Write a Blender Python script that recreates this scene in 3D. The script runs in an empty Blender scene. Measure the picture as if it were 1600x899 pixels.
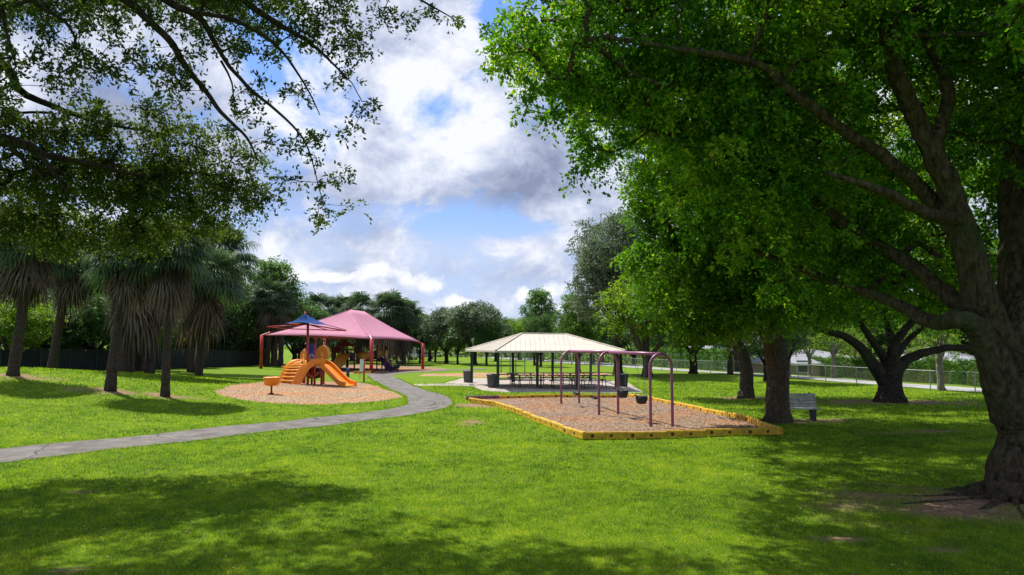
import bpy, math, random
import numpy as np
from mathutils import Vector, Matrix
R = math.radians
# ------------------------------------------------------------------ camera, world, sun, exposure
scene = bpy.context.scene
col = scene.collection
F, CX, CY, HOR, HC = 1110.0, 800.0, 449.5, 539.0, 2.7
PH = math.atan((HOR - CY) / F)
cam_d = bpy.data.cameras.new('camera'); cam = bpy.data.objects.new('camera', cam_d); col.objects.link(cam)
cam_d.sensor_width = 36; cam_d.lens = F / 1600 * 36; cam_d.clip_end = 6000; cam_d.clip_start = .05
cam.location = (0, 0, HC); cam.rotation_euler = (math.pi / 2 + PH, 0, 0)
scene.camera = cam
scene.view_settings.view_transform = 'Standard'; scene.view_settings.look = 'None'
scene.view_settings.exposure = 0.74; scene.view_settings.gamma = 1
scene.view_settings.use_curve_mapping = False
SUN_EL, SUN_AZ = 58.0, -44.0      # azimuth from +Y, negative = left
sv = Vector((math.sin(R(SUN_AZ)) * math.cos(R(SUN_EL)), math.cos(R(SUN_AZ)) * math.cos(R(SUN_EL)), math.sin(R(SUN_EL))))
sd = bpy.data.lights.new('sun', 'SUN'); sd.energy = 4.4; sd.angle = R(.53); sd.color = (1, .955, .87)
so = bpy.data.objects.new('sun', sd); col.objects.link(so)
so.rotation_euler = sv.to_track_quat('Z', 'Y').to_euler()

world = bpy.data.worlds.new("World"); scene.world = world; world.use_nodes = True
nt = world.node_tree
for n in list(nt.nodes): nt.nodes.remove(n)
def wn(t, **k):
    n = nt.nodes.new(t)
    for a, b in k.items(): setattr(n, a, b)
    return n
def wm(op, a, b=None, c=None, clamp=False):
    n = wn('ShaderNodeMath', operation=op, use_clamp=clamp)
    for i, v in enumerate((a, b, c)):
        if v is None: continue
        if isinstance(v, (int, float)): n.inputs[i].default_value = v
        else: nt.links.new(v, n.inputs[i])
    return n.outputs[0]
tc = wn('ShaderNodeTexCoord'); sp = wn('ShaderNodeSeparateXYZ'); nt.links.new(tc.outputs['Generated'], sp.inputs[0])
X_, Y_, Z_ = sp.outputs
AZ = wm('ARCTAN2', X_, Y_); EL = wm('ARCSINE', Z_)
cb = wn('ShaderNodeCombineXYZ')
nt.links.new(wm('MULTIPLY', AZ, 1.0), cb.inputs[0]); nt.links.new(wm('MULTIPLY', EL, 1.35), cb.inputs[1])
def wnoise(scale, detail, rough, off=(0, 0, 0), dist=0.0):
    mp = wn('ShaderNodeMapping'); mp.inputs['Location'].default_value = off
    nt.links.new(cb.outputs[0], mp.inputs[0])
    n = wn('ShaderNodeTexNoise'); n.inputs['Scale'].default_value = scale; n.inputs['Detail'].default_value = detail
    n.inputs['Roughness'].default_value = rough; n.inputs['Distortion'].default_value = dist
    nt.links.new(mp.outputs[0], n.inputs['Vector']); return n.outputs['Fac']
def pxdir(px, py):
    a = (px - CX) / F; b = (CY - py) / F
    v = Vector((a, math.cos(PH) - b * math.sin(PH), math.sin(PH) + b * math.cos(PH))).normalized()
    return math.atan2(v.x, v.y), math.asin(v.z)
def blob(px, py, wx, wy, amp):
    a0, e0 = pxdir(px, py); sa = wx / F; se = wy / F
    u = wm('DIVIDE', wm('SUBTRACT', AZ, a0), sa); v = wm('DIVIDE', wm('SUBTRACT', EL, e0), se)
    r = wm('ADD', wm('MULTIPLY', u, u), wm('MULTIPLY', v, v))
    return wm('MULTIPLY', wm('EXPONENT', wm('MULTIPLY', r, -1.0)), amp)
def wsum(*a):
    o = a[0]
    for b in a[1:]: o = wm('ADD', o, b)
    return o
big = wnoise(3.2, 9, .58, (3.1, 1.7, 0), .25)
fine = wnoise(9.0, 12, .66, (7.3, 2.2, 0), .35)
cover = wsum(wm('MULTIPLY', wm('SUBTRACT', big, .5), 3.0), wm('MULTIPLY', wm('SUBTRACT', fine, .5), 2.6), 0.56, blob(600, 330, 60, 18, -.35), blob(560, 150, 24, 60, -.35), blob(740, 120, 26, 16, -.4), blob(300, 330, 120, 60, -.4),
             blob(690, 165, 60, 34, -.95), blob(660, 200, 40, 26, -.35), blob(705, 350, 70, 20, -.7), blob(800, 356, 60, 13, -1.0),
             blob(420, 60, 50, 60, -1.0), blob(400, 110, 40, 50, -.6), blob(770, 20, 30, 40, -.8), blob(840, 260, 90, 60, .7),
             blob(630, 250, 90, 60, .6), blob(650, 60, 90, 90, .7), blob(330, 200, 200, 200, .6), blob(650, 400, 420, 16, -.15),
             blob(600, 460, 400, 26, -.30), blob(440, 400, 90, 18, -.25), blob(1470, 90, 60, 60, .5), blob(1200, 180, 60, 60, -1.2))
cover = wm('MULTIPLY', wm('SUBTRACT', cover, .06), 1.6, clamp=True)
# distant cumulus rows near the horizon
cum = wsum(wm('MULTIPLY', wm('SUBTRACT', wnoise(13, 8, .6, (1.3, 4.1, 0), .2), .5), 4.5), -1.0,
           blob(470, 425, 95, 22, 1.35), blob(520, 436, 45, 12, .9), blob(620, 432, 50, 22, 1.2), blob(665, 446, 50, 17, 1.1), blob(590, 415, 26, 12, .8), blob(560, 455, 500, 26, -.35),
           blob(420, 462, 40, 12, .9), blob(850, 455, 45, 20, 1.2), blob(760, 478, 60, 18, 1.2), blob(700, 470, 40, 14, .8), blob(1000, 460, 300, 30, .8))
cum = wm('MULTIPLY', cum, 2.2, clamp=True)
bright = wsum(wm('MULTIPLY', wm('SUBTRACT', wnoise(5.5, 9, .6, (5.1, 8.2, 0), .3), .5), 1.9), wm('MULTIPLY', wm('SUBTRACT', fine, .5), 2.2), .60,
              blob(640, 140, 80, 70, .55), blob(640, 290, 45, 40, .45), blob(735, 215, 60, 50, .4), blob(490, 120, 50, 70, .5), blob(790, 290, 95, 42, -.48), blob(850, 250, 70, 50, -.18),
              blob(600, 230, 40, 50, -.25), blob(720, 120, 60, 30, -.15), blob(250, 200, 150, 150, -.38), blob(470, 330, 110, 40, -.05),
              blob(640, 390, 400, 22, .08), blob(760, 40, 60, 60, .1), blob(1480, 120, 80, 60, .8))
bright = wm('MULTIPLY', bright, 1.0, clamp=True)
ramp = wn('ShaderNodeValToRGB'); nt.links.new(bright, ramp.inputs[0])
er = ramp.color_ramp.elements
er[0].position = 0; er[0].color = (.23, .27, .40, 1)
er[1].position = 1; er[1].color = (.80, .82, .88, 1)
e = er.new(.45); e.color = (.42, .475, .63, 1)
e = er.new(.75); e.color = (.62, .665, .79, 1)
def wscale(c, f):
    n = wn('ShaderNodeVectorMath', operation='SCALE')
    if isinstance(c, tuple): n.inputs[0].default_value = c[:3]
    else: nt.links.new(c, n.inputs[0])
    n.inputs['Scale'].default_value = f; return n.outputs[0]
def wmix(f, a, b):
    n = wn('ShaderNodeMix', data_type='RGBA'); nt.links.new(f, n.inputs[0]) if not isinstance(f, float) else setattr(n.inputs[0], 'default_value', f)
    nt.links.new(a, n.inputs[6]); nt.links.new(b, n.inputs[7]); return n.outputs[2]
sky = wn('ShaderNodeTexSky', sky_type='NISHITA'); sky.sun_disc = False
sky.sun_elevation = R(SUN_EL); sky.sun_rotation = R(SUN_AZ); sky.air_density = 1.0; sky.dust_density = .6; sky.ozone_density = 1.6
CS = 5.15
skyc = wmix(.72, sky.outputs[0], wscale((.10, .27, .76), CS))
# thin high veil over the blue near the horizon
veil = wsum(blob(650, 470, 2500, 120, .62), blob(650, 395, 900, 30, .35)); veil = wm('MULTIPLY', veil, 1.0, clamp=True)
skyc = wmix(veil, skyc, wscale((.52, .61, .80), CS))
c1 = wmix(cover, skyc, wscale(ramp.outputs[0], CS))
c2 = wmix(cum, c1, wscale((.82, .84, .90), CS))
bg = wn('ShaderNodeBackground'); bg.inputs[1].default_value = .14
nt.links.new(c2, bg.inputs[0])
wo = wn('ShaderNodeOutputWorld'); nt.links.new(bg.outputs[0], wo.inputs[0])

# ------------------------------------------------------------------ helpers
def sstep(t): t = np.clip(t, 0, 1); return t * t * (3 - 2 * t)
def H(x, y):
    x = np.asarray(x, float); y = np.asarray(y, float)
    h = 1.45 * np.exp(-((x + 26) ** 2) / 150 - ((y - 34) ** 2) / 170)
    h = h + .55 * np.exp(-((x + 34) ** 2) / 200 - ((y - 62) ** 2) / 500)
    h = h + .25 * np.exp(-((x - 14) ** 2) / 90 - ((y - 58) ** 2) / 60)
    s = (x - 26.7) * .96 + (y - 40) * .278
    h = h - 1.6 * sstep((s - 5) / 9)
    h = h + .018 * np.sin(x * 1.1 + 1.3 * np.sin(y * .45)) + .015 * np.sin(y * 1.4 + x * .5) * (y < 60)
    return h
def Hs(x, y): return float(H(x, y))
def ray(px, py):
    a = (px - CX) / F; b = (CY - py) / F
    return np.array((a, math.cos(PH) - b * math.sin(PH), math.sin(PH) + b * math.cos(PH)))
def P(px, py, d):
    v = ray(px, py); v = v * (d / v[1]); return np.array((v[0], v[1], HC + v[2]))
def G(px, py):
    v = ray(px, py); lo = 5.0; t = lo
    while t < 400:
        p = v * (t / v[1])
        if HC + p[2] <= H(p[0], p[1]): break
        t += .5
    a, b = t - .5, t
    for _ in range(20):
        m = (a + b) / 2; p = v * (m / v[1])
        if HC + p[2] <= H(p[0], p[1]): b = m
        else: a = m
    p = v * (b / v[1]); return np.array((p[0], p[1], Hs(p[0], p[1])))

def np_mesh(name, verts, faces_n, loops, starts, smooth=False, attr=None):
    me = bpy.data.meshes.new(name)
    me.vertices.add(len(verts)); me.vertices.foreach_set('co', np.asarray(verts, np.float32).ravel())
    me.loops.add(len(loops)); me.loops.foreach_set('vertex_index', np.asarray(loops, np.int32))
    me.polygons.add(faces_n); me.polygons.foreach_set('loop_start', np.asarray(starts, np.int32))
    me.update(calc_edges=True)
    if smooth: me.polygons.foreach_set('use_smooth', np.ones(faces_n, bool))
    if attr is not None:
        a = me.attributes.new('tone', 'FLOAT', 'FACE'); a.data.foreach_set('value', np.asarray(attr, np.float32))
    return me

class MB:
    def __init__(s): s.v = []; s.f = []; s.n = 0
    def add(s, vs, fs):
        b = s.n; s.v.extend([tuple(map(float, p)) for p in vs]); s.n += len(vs)
        s.f.extend([tuple(b + i for i in f) for f in fs]); return s
    def box(s, c, size, rz=0, M=None, bev=0):
        x, y, z = [q / 2 for q in size]
        vs = [Vector((i * x, j * y, k * z)) for i in (-1, 1) for j in (-1, 1) for k in (-1, 1)]
        m = M if M is not None else Matrix.Rotation(rz, 3, 'Z')
        vs = [m @ v + Vector(c) for v in vs]
        return s.add(vs, [(0, 1, 3, 2), (4, 6, 7, 5), (0, 4, 5, 1), (2, 3, 7, 6), (0, 2, 6, 4), (1, 5, 7, 3)])
    def tube(s, pts, rad, n=8, cap=True):
        pts = [Vector(p) for p in pts]
        if isinstance(rad, (int, float)): rad = [rad] * len(pts)
        T = []
        for i in range(len(pts)):
            t = pts[min(i + 1, len(pts) - 1)] - pts[max(i - 1, 0)]
            T.append(t.normalized() if t.length > 1e-9 else Vector((0, 0, 1)))
        u = T[0].cross(Vector((0, 0, 1)))
        if u.length < .05: u = Vector((1, 0, 0))
        u.normalize(); vs = []; fs = []
        for i, p in enumerate(pts):
            u = (u - T[i] * u.dot(T[i]));
            if u.length < 1e-6: u = T[i].orthogonal()
            u.normalize(); w = T[i].cross(u)
            for k in range(n):
                a = 2 * math.pi * k / n; vs.append(p + (u * math.cos(a) + w * math.sin(a)) * rad[i])
        for i in range(len(pts) - 1):
            for k in range(n):
                a = i * n + k; b = i * n + (k + 1) % n; fs.append((a, b, b + n, a + n))
        if cap:
            fs.append(tuple(range(n))[::-1]); fs.append(tuple((len(pts) - 1) * n + k for k in range(n)))
        return s.add(vs, fs)
    def lathe(s, prof, c=(0, 0, 0), n=16, cap=True):
        vs = []; fs = []
        for r, z in prof:
            for k in range(n):
                a = 2 * math.pi * k / n; vs.append((c[0] + r * math.cos(a), c[1] + r * math.sin(a), c[2] + z))
        for i in range(len(prof) - 1):
            for k in range(n):
                a = i * n + k; b = i * n + (k + 1) % n; fs.append((a, b, b + n, a + n))
        if cap: fs.append(tuple(range(n))[::-1]); fs.append(tuple((len(prof) - 1) * n + k for k in range(n)))
        return s.add(vs, fs)
    def prism(s, pts, dvec):
        n = len(pts); d = Vector(dvec); a = [Vector(p) for p in pts]
        vs = a + [p + d for p in a]
        return s.add(vs, [tuple(range(n))[::-1], tuple(range(n, 2 * n))] + [(i, (i + 1) % n, n + (i + 1) % n, n + i) for i in range(n)])
    def sweep(s, path, widths, prof):       # prof: list of (side, up) in units of half-width / metres ; open ribbon with thickness from closed prof
        m = len(prof); vs = []; fs = []
        for p, w in zip(path, widths):
            p = Vector(p); w = Vector(w); hw = w.length; wd = w.normalized()
            for a, b in prof: vs.append(p + wd * (a * hw) + Vector((0, 0, b)))
        for i in range(len(path) - 1):
            for k in range(m):
                a = i * m + k; b = i * m + (k + 1) % m; fs.append((a, b, b + m, a + m))
        fs.append(tuple(range(m))[::-1]); fs.append(tuple((len(path) - 1) * m + k for k in range(m)))
        return s.add(vs, fs)
    def build(s, name, mat, parent=None, smooth=False, origin=None):
        o0 = origin if origin is not None else (tuple(parent.get('_o', (0, 0, 0))) if parent is not None else (0, 0, 0))
        me = bpy.data.meshes.new(name)
        me.from_pydata([(x - o0[0], y - o0[1], z - o0[2]) for x, y, z in s.v], [], s.f); me.materials.append(mat)
        if smooth: me.polygons.foreach_set('use_smooth', [True] * len(me.polygons))
        me.update()
        o = bpy.data.objects.new(name, me); col.objects.link(o)
        if parent is not None: o.parent = parent; o['_o'] = list(o0)
        else:
            o.location = o0
        return o
def tag(o, label=None, cat=None, group=None, kind=None):
    if label: o['label'] = label
    if cat: o['category'] = cat
    if group: o['group'] = group
    if kind: o['kind'] = kind
    return o
def empty(name, loc, label, cat, group=None):
    o = bpy.data.objects.new(name, None); col.objects.link(o); o.location = [float(q) for q in loc]; o['_o'] = [float(q) for q in loc]
    o.empty_display_size = .2
    return tag(o, label, cat, group)
def npobj(name, me, mat, parent=None):
    me.materials.append(mat); o = bpy.data.objects.new(name, me); col.objects.link(o)
    if parent is not None: o.parent = parent
    return o
def copy_tree(o, parent=None, kids=None):
    c = o.copy(); col.objects.link(c)
    if parent is not None: c.parent = parent
    for ch in list(KIDS(o)): copy_tree(ch, c)
    return c
def KIDS(o): return [x for x in col.objects if x.parent == o]

# ------------------------------------------------------------------ materials
def mat(name, base, rough=.8, var=0.0, scale=8.0, base2=None, bump=0.0, bscale=None, metal=0.0, spec=.4, coat=0, detail=5):
    m = bpy.data.materials.new(name); m.use_nodes = True; t = m.node_tree; b = t.nodes['Principled BSDF']
    b.inputs['Roughness'].default_value = rough; b.inputs['Metallic'].default_value = metal
    b.inputs['Specular IOR Level'].default_value = spec
    b.inputs['Coat Weight'].default_value = coat
    c = t.nodes.new('ShaderNodeTexCoord')
    if base2 is None: base2 = tuple(min(1, q * (1 - var)) for q in base)
    n = t.nodes.new('ShaderNodeTexNoise'); n.inputs['Scale'].default_value = scale; n.inputs['Detail'].default_value = detail; n.inputs['Roughness'].default_value = .65
    t.links.new(c.outputs['Object'], n.inputs['Vector'])
    r = t.nodes.new('ShaderNodeValToRGB'); r.color_ramp.elements[0].position = .35; r.color_ramp.elements[1].position = .65
    r.color_ramp.elements[0].color = (*base2, 1); r.color_ramp.elements[1].color = (*base, 1)
    t.links.new(n.outputs['Fac'], r.inputs[0]); t.links.new(r.outputs[0], b.inputs['Base Color'])
    if bump:
        n2 = t.nodes.new('ShaderNodeTexNoise'); n2.inputs['Scale'].default_value = bscale or scale * 3; n2.inputs['Detail'].default_value = 6
        t.links.new(c.outputs['Object'], n2.inputs['Vector'])
        bp = t.nodes.new('ShaderNodeBump'); bp.inputs['Strength'].default_value = bump; bp.inputs['Distance'].default_value = .03
        t.links.new(n2.outputs['Fac'], bp.inputs['Height']); t.links.new(bp.outputs[0], b.inputs['Normal'])
    return m
def leafmat(name, ramp_cols, trans=.45, rough=.55, spec=.3, tint=(1.5, 1.75, .5)):
    m = bpy.data.materials.new(name); m.use_nodes = True; t = m.node_tree; b = t.nodes['Principled BSDF']
    a = t.nodes.new('ShaderNodeAttribute'); a.attribute_name = 'tone'
    r = t.nodes.new('ShaderNodeValToRGB'); els = r.color_ramp.elements
    els[0].color = (*ramp_cols[0], 1); els[0].position = 0; els[1].color = (*ramp_cols[-1], 1); els[1].position = 1
    for i, c in enumerate(ramp_cols[1:-1]): e = els.new((i + 1) / (len(ramp_cols) - 1)); e.color = (*c, 1)
    t.links.new(a.outputs['Fac'], r.inputs[0]); t.links.new(r.outputs[0], b.inputs['Base Color'])
    b.inputs['Roughness'].default_value = rough; b.inputs['Specular IOR Level'].default_value = spec
    tr = t.nodes.new('ShaderNodeBsdfTranslucent'); v = t.nodes.new('ShaderNodeVectorMath'); v.operation = 'MULTIPLY'
    v.inputs[1].default_value = tint
    t.links.new(r.outputs[0], v.inputs[0]); t.links.new(v.outputs[0], tr.inputs[0])
    mx = t.nodes.new('ShaderNodeMixShader'); mx.inputs[0].default_value = trans
    t.links.new(b.outputs[0], mx.inputs[1]); t.links.new(tr.outputs[0], mx.inputs[2])
    t.links.new(mx.outputs[0], t.nodes['Material Output'].inputs[0])
    return m
def barkmat(name, a, b_, scale=6, strength=.9):
    m = bpy.data.materials.new(name); m.use_nodes = True; t = m.node_tree; b = t.nodes['Principled BSDF']
    b.inputs['Roughness'].default_value = .95; b.inputs['Specular IOR Level'].default_value = .15
    c = t.nodes.new('ShaderNodeTexCoord'); mp = t.nodes.new('ShaderNodeMapping'); mp.inputs['Scale'].default_value = (1, 1, .42)
    t.links.new(c.outputs['Object'], mp.inputs[0])
    n = t.nodes.new('ShaderNodeTexNoise'); n.inputs['Scale'].default_value = scale * 2.2; n.inputs['Detail'].default_value = 9; n.inputs['Roughness'].default_value = .7
    t.links.new(mp.outputs[0], n.inputs['Vector'])
    n3 = t.nodes.new('ShaderNodeTexNoise'); n3.inputs['Scale'].default_value = 1.3; n3.inputs['Detail'].default_value = 4
    t.links.new(c.outputs['Object'], n3.inputs['Vector'])
    r = t.nodes.new('ShaderNodeValToRGB'); r.color_ramp.elements[0].position = .35; r.color_ramp.elements[1].position = .68
    r.color_ramp.elements[0].color = (*a, 1); r.color_ramp.elements[1].color = (*b_, 1)
    t.links.new(n.outputs['Fac'], r.inputs[0])
    mo = t.nodes.new('ShaderNodeMix'); mo.data_type = 'RGBA'; mo.inputs[7].default_value = (.05, .075, .03, 1)
    r2 = t.nodes.new('ShaderNodeValToRGB'); r2.color_ramp.elements[0].position = .52; r2.color_ramp.elements[1].position = .66
    r2.color_ramp.elements[1].color = (.55, .55, .55, 1)
    t.links.new(n3.outputs['Fac'], r2.inputs[0]); t.links.new(r2.outputs[0], mo.inputs[0]); t.links.new(r.outputs[0], mo.inputs[6])
    t.links.new(mo.outputs[2], b.inputs['Base Color'])
    vo = t.nodes.new('ShaderNodeTexVoronoi'); vo.inputs['Scale'].default_value = scale * 2.5; t.links.new(mp.outputs[0], vo.inputs['Vector'])
    ad = t.nodes.new('ShaderNodeMath'); ad.operation = 'ADD'; t.links.new(n.outputs['Fac'], ad.inputs[0]); t.links.new(vo.outputs['Distance'], ad.inputs[1])
    bp = t.nodes.new('ShaderNodeBump'); bp.inputs['Strength'].default_value = strength; bp.inputs['Distance'].default_value = .09
    t.links.new(ad.outputs[0], bp.inputs['Height']); t.links.new(bp.outputs[0], b.inputs['Normal'])
    return m

def groundmat():
    m = bpy.data.materials.new('lawn'); m.use_nodes = True; t = m.node_tree; b = t.nodes['Principled BSDF']
    b.inputs['Roughness'].default_value = .9; b.inputs['Specular IOR Level'].default_value = .1
    c = t.nodes.new('ShaderNodeTexCoord')
    def noise(s, d=6, ro=.65):
        n = t.nodes.new('ShaderNodeTexNoise'); n.inputs['Scale'].default_value = s; n.inputs['Detail'].default_value = d; n.inputs['Roughness'].default_value = ro
        t.links.new(c.outputs['Object'], n.inputs['Vector']); return n.outputs['Fac']
    def rampn(f, p0, c0, p1, c1):
        r = t.nodes.new('ShaderNodeValToRGB'); e = r.color_ramp.elements
        e[0].position = p0; e[0].color = (*c0, 1); e[1].position = p1; e[1].color = (*c1, 1); t.links.new(f, r.inputs[0]); return r.outputs[0]
    def mix(f, a, bb):
        n = t.nodes.new('ShaderNodeMix'); n.data_type = 'RGBA'; t.links.new(f, n.inputs[0]); t.links.new(a, n.inputs[6])
        if isinstance(bb, tuple): n.inputs[7].default_value = (*bb, 1)
        else: t.links.new(bb, n.inputs[7])
        return n.outputs[2]
    base = rampn(noise(1.2), .3, LAWN_A, .7, LAWN_B)
    finec = rampn(noise(22, 8, .8), .35, (.018, .055, .003), .62, (.19, .31, .010))
    f = t.nodes.new('ShaderNodeValue'); f.outputs[0].default_value = .5
    g = mix(f.outputs[0], base, finec)
    patch = rampn(noise(.55, 8, .7), .63, (0, 0, 0), .74, (.7, .7, .7))
    g = mix(patch, g, (.20, .18, .06))
    at = t.nodes.new('ShaderNodeAttribute'); at.attribute_name = 'bare'
    g = mix(at.outputs['Fac'], g, rampn(noise(9, 8, .75), .35, (.11, .065, .04), .65, (.42, .25, .165)))
    t.links.new(g, b.inputs['Base Color'])
    bp = t.nodes.new('ShaderNodeBump'); bp.inputs['Strength'].default_value = .8; bp.inputs['Distance'].default_value = .06
    t.links.new(noise(28, 6, .8), bp.inputs['Height']); t.links.new(bp.outputs[0], b.inputs['Normal'])
    return m
LAWN_A, LAWN_B = (.065, .135, .005), (.18, .27, .008)
M = {}
M['lawn'] = groundmat()
M['blade'] = leafmat('grass_blade', [(.024, .078, .004), (.095, .20, .005), (.23, .35, .008), (.42, .45, .04)], .5, .5, .3, (1.5, 1.55, .5))
def cracks(m):
    t = m.node_tree; b = t.nodes['Principled BSDF']; c = t.nodes.new('ShaderNodeTexCoord'); n = t.nodes.new('ShaderNodeTexNoise'); n.inputs['Scale'].default_value = 1.5; n.inputs['Detail'].default_value = 5
    mx = t.nodes.new('ShaderNodeMix'); mx.data_type = 'RGBA'; mx.blend_type = 'ADD'; mx.inputs[0].default_value = .5; t.links.new(c.outputs['Object'], n.inputs['Vector']); t.links.new(c.outputs['Object'], mx.inputs[6]); t.links.new(n.outputs['Color'], mx.inputs[7])
    v = t.nodes.new('ShaderNodeTexVoronoi'); v.feature = 'DISTANCE_TO_EDGE'; v.inputs['Scale'].default_value = .42; t.links.new(mx.outputs[2], v.inputs['Vector'])
    r = t.nodes.new('ShaderNodeValToRGB'); r.color_ramp.elements[0].position = .003; r.color_ramp.elements[0].color = (.35, .35, .33, 1); r.color_ramp.elements[1].position = .012; t.links.new(v.outputs['Distance'], r.inputs[0])
    o = t.nodes.new('ShaderNodeMix'); o.data_type = 'RGBA'; o.blend_type = 'MULTIPLY'; o.inputs[0].default_value = 1; l = b.inputs['Base Color'].links[0].from_socket
    t.links.new(l, o.inputs[6]); t.links.new(r.outputs[0], o.inputs[7]); t.links.new(o.outputs[2], b.inputs['Base Color'])
M['litter'] = leafmat('dry_leaf', [(.05, .03, .018), (.14, .085, .045), (.27, .18, .085), (.36, .30, .11)], .2, .7, .2, (1, 1, .8))
M['asphalt'] = mat('asphalt_path', (.19, .172, .158), .92, base2=(.10, .09, .082), scale=1.6, bump=.35, bscale=60, spec=.2, detail=9)
cracks(M['asphalt'])
M['concrete'] = mat('concrete', (.40, .345, .30), .9, base2=(.27, .235, .21), scale=1.5, bump=.2, bscale=40, spec=.2)
M['road'] = mat('road', (.38, .37, .35), .9, base2=(.26, .25, .24), scale=.7, spec=.2)
M['soil'] = mat('root_soil', (.36, .2, .13), .95, base2=(.09, .055, .04), scale=5, bump=1, bscale=18, spec=.1, detail=8)
def mulchmat(name, ca, cb_, cc):
    m = bpy.data.materials.new(name); m.use_nodes = True; t = m.node_tree; b = t.nodes['Principled BSDF']
    b.inputs['Roughness'].default_value = .9; b.inputs['Specular IOR Level'].default_value = .2
    c = t.nodes.new('ShaderNodeTexCoord')
    v = t.nodes.new('ShaderNodeTexVoronoi'); v.inputs['Scale'].default_value = 20; t.links.new(c.outputs['Object'], v.inputs['Vector'])
    r = t.nodes.new('ShaderNodeValToRGB'); e = r.color_ramp.elements; sp_ = t.nodes.new('ShaderNodeSeparateColor')
    t.links.new(v.outputs['Color'], sp_.inputs[0]); t.links.new(sp_.outputs[0], r.inputs[0])
    e[0].color = (*ca, 1); e[1].color = (*cb_, 1); k = e.new(.25); k.color = (ca[0] * .45, ca[1] * .42, ca[2] * .4, 1); k = e.new(.6); k.color = (*ca, 1)
    n = t.nodes.new('ShaderNodeTexNoise'); n.inputs['Scale'].default_value = .45; n.inputs['Detail'].default_value = 6; t.links.new(c.outputs['Object'], n.inputs['Vector'])
    r2 = t.nodes.new('ShaderNodeValToRGB'); r2.color_ramp.elements[0].position = .42; r2.color_ramp.elements[1].position = .62
    t.links.new(n.outputs['Fac'], r2.inputs[0])
    mx = t.nodes.new('ShaderNodeMix'); mx.data_type = 'RGBA'; t.links.new(r2.outputs[0], mx.inputs[0]); t.links.new(r.outputs[0], mx.inputs[6])
    v2 = t.nodes.new('ShaderNodeVectorMath'); v2.operation = 'MULTIPLY'; t.links.new(r.outputs[0], v2.inputs[0]); v2.inputs[1].default_value = cc
    t.links.new(v2.outputs[0], mx.inputs[7]); t.links.new(mx.outputs[2], b.inputs['Base Color'])
    bp = t.nodes.new('ShaderNodeBump'); bp.inputs['Strength'].default_value = 1; bp.inputs['Distance'].default_value = .04
    t.links.new(v.outputs['Distance'], bp.inputs['Height']); t.links.new(bp.outputs[0], b.inputs['Normal'])
    return m
M['mulch'] = mulchmat('wood_mulch', (.25, .175, .115), (.43, .335, .235), (1.35, .92, .6))
M['mulch2'] = mulchmat('orange_mulch', (.36, .24, .135), (.58, .435, .285), (1.25, .88, .58))
M['chip'] = mat('mulch_chip', (.42, .28, .21), .9, base2=(.20, .125, .09), scale=6)
M['yellow'] = mat('yellow_plastic', (.72, .43, .02), .6, base2=(.40, .23, .03), scale=7, spec=.3, detail=8)
M['hole'] = mat('dark_hole', (.10, .055, .02), .9, var=.3)  # brown stands in for the shade inside the stake holes
M['purple'] = mat('purple_paint', (.30, .09, .20), .38, base2=(.22, .07, .15), scale=5, spec=.5)
M['purple_t'] = mat('purple_timber', (.26, .09, .13), .6, base2=(.20, .08, .10), scale=5)
M['chain'] = mat('galvanised_chain', (.30, .30, .31), .45, var=.3, metal=.6)
M['rubber'] = mat('black_rubber', (.03, .03, .035), .6, var=.3)
M['orange'] = mat('orange_plastic', (.88, .27, .008), .42, base2=(.74, .21, .012), scale=3, spec=.5)
M['orange_y'] = mat('amber_plastic', (.78, .33, .035), .4, base2=(.70, .28, .03), scale=3, spec=.5)
M['yel2'] = mat('faded_yellow_plastic', (.62, .36, .07), .45, base2=(.50, .28, .05), scale=3)
M['red'] = mat('red_paint', (.46, .035, .03), .4, base2=(.36, .03, .028), scale=4, spec=.5)
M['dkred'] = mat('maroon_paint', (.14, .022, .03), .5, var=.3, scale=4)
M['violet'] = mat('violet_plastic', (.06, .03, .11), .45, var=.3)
M['blue'] = mat('blue_plastic', (.015, .07, .34), .4, var=.3, scale=3)
M['white'] = mat('white_paint', (.75, .75, .73), .5, var=.1, scale=4)
M['green'] = mat('dark_green_paint', (.018, .035, .03), .45, var=.3, scale=4)
M['mint'] = mat('pale_green_paint', (.16, .30, .24), .45, var=.2)
M['bin'] = mat('grey_bin', (.13, .125, .12), .65, base2=(.085, .08, .08), scale=6)
M['bin_d'] = mat('dark_bin', (.05, .055, .06), .65, var=.3)
M['tbl'] = mat('table_board', (.16, .145, .13), .7, base2=(.10, .09, .08), scale=6)
M['tbl_g'] = mat('green_table_board', (.11, .20, .17), .6, base2=(.07, .14, .12), scale=6)
M['benchw'] = mat('weathered_grey_slat', (.50, .48, .46), .75, base2=(.26, .25, .24), scale=5, detail=8)
M['steel'] = mat('galvanised_steel', (.34, .35, .35), .45, var=.25, metal=.5)
M['screen'] = mat('dark_windscreen', (.008, .015, .014), .9, var=.5, scale=2)
M['bark'] = barkmat('brown_bark', (.045, .032, .024), (.15, .11, .085))
M['bark2'] = barkmat('mossy_bark', (.018, .014, .008), (.13, .10, .06), 5, 1.0)
M['bark_g'] = barkmat('grey_bark', (.10, .085, .07), (.30, .26, .22), 6, .5)
M['bark_p'] = barkmat('palm_bark', (.03, .022, .018), (.13, .095, .078), 9)
M['bark_o'] = barkmat('dark_oak_bark', (.02, .015, .013), (.08, .062, .055), 8)
M['leaf_f'] = leafmat('ficus_leaf', [(.022, .075, .008), (.05, .14, .010), (.095, .22, .013), (.20, .33, .018), (.36, .36, .03)], .42, .55, .18)
M['leaf_m'] = leafmat('bright_leaf', [(.03, .085, .008), (.07, .165, .011), (.13, .25, .015), (.24, .36, .02)], .45, .55, .15)
M['leaf_o'] = leafmat('oak_leaf', [(.022, .042, .012), (.045, .075, .018), (.085, .12, .028), (.16, .19, .05)], .35, .6, .12)
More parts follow.
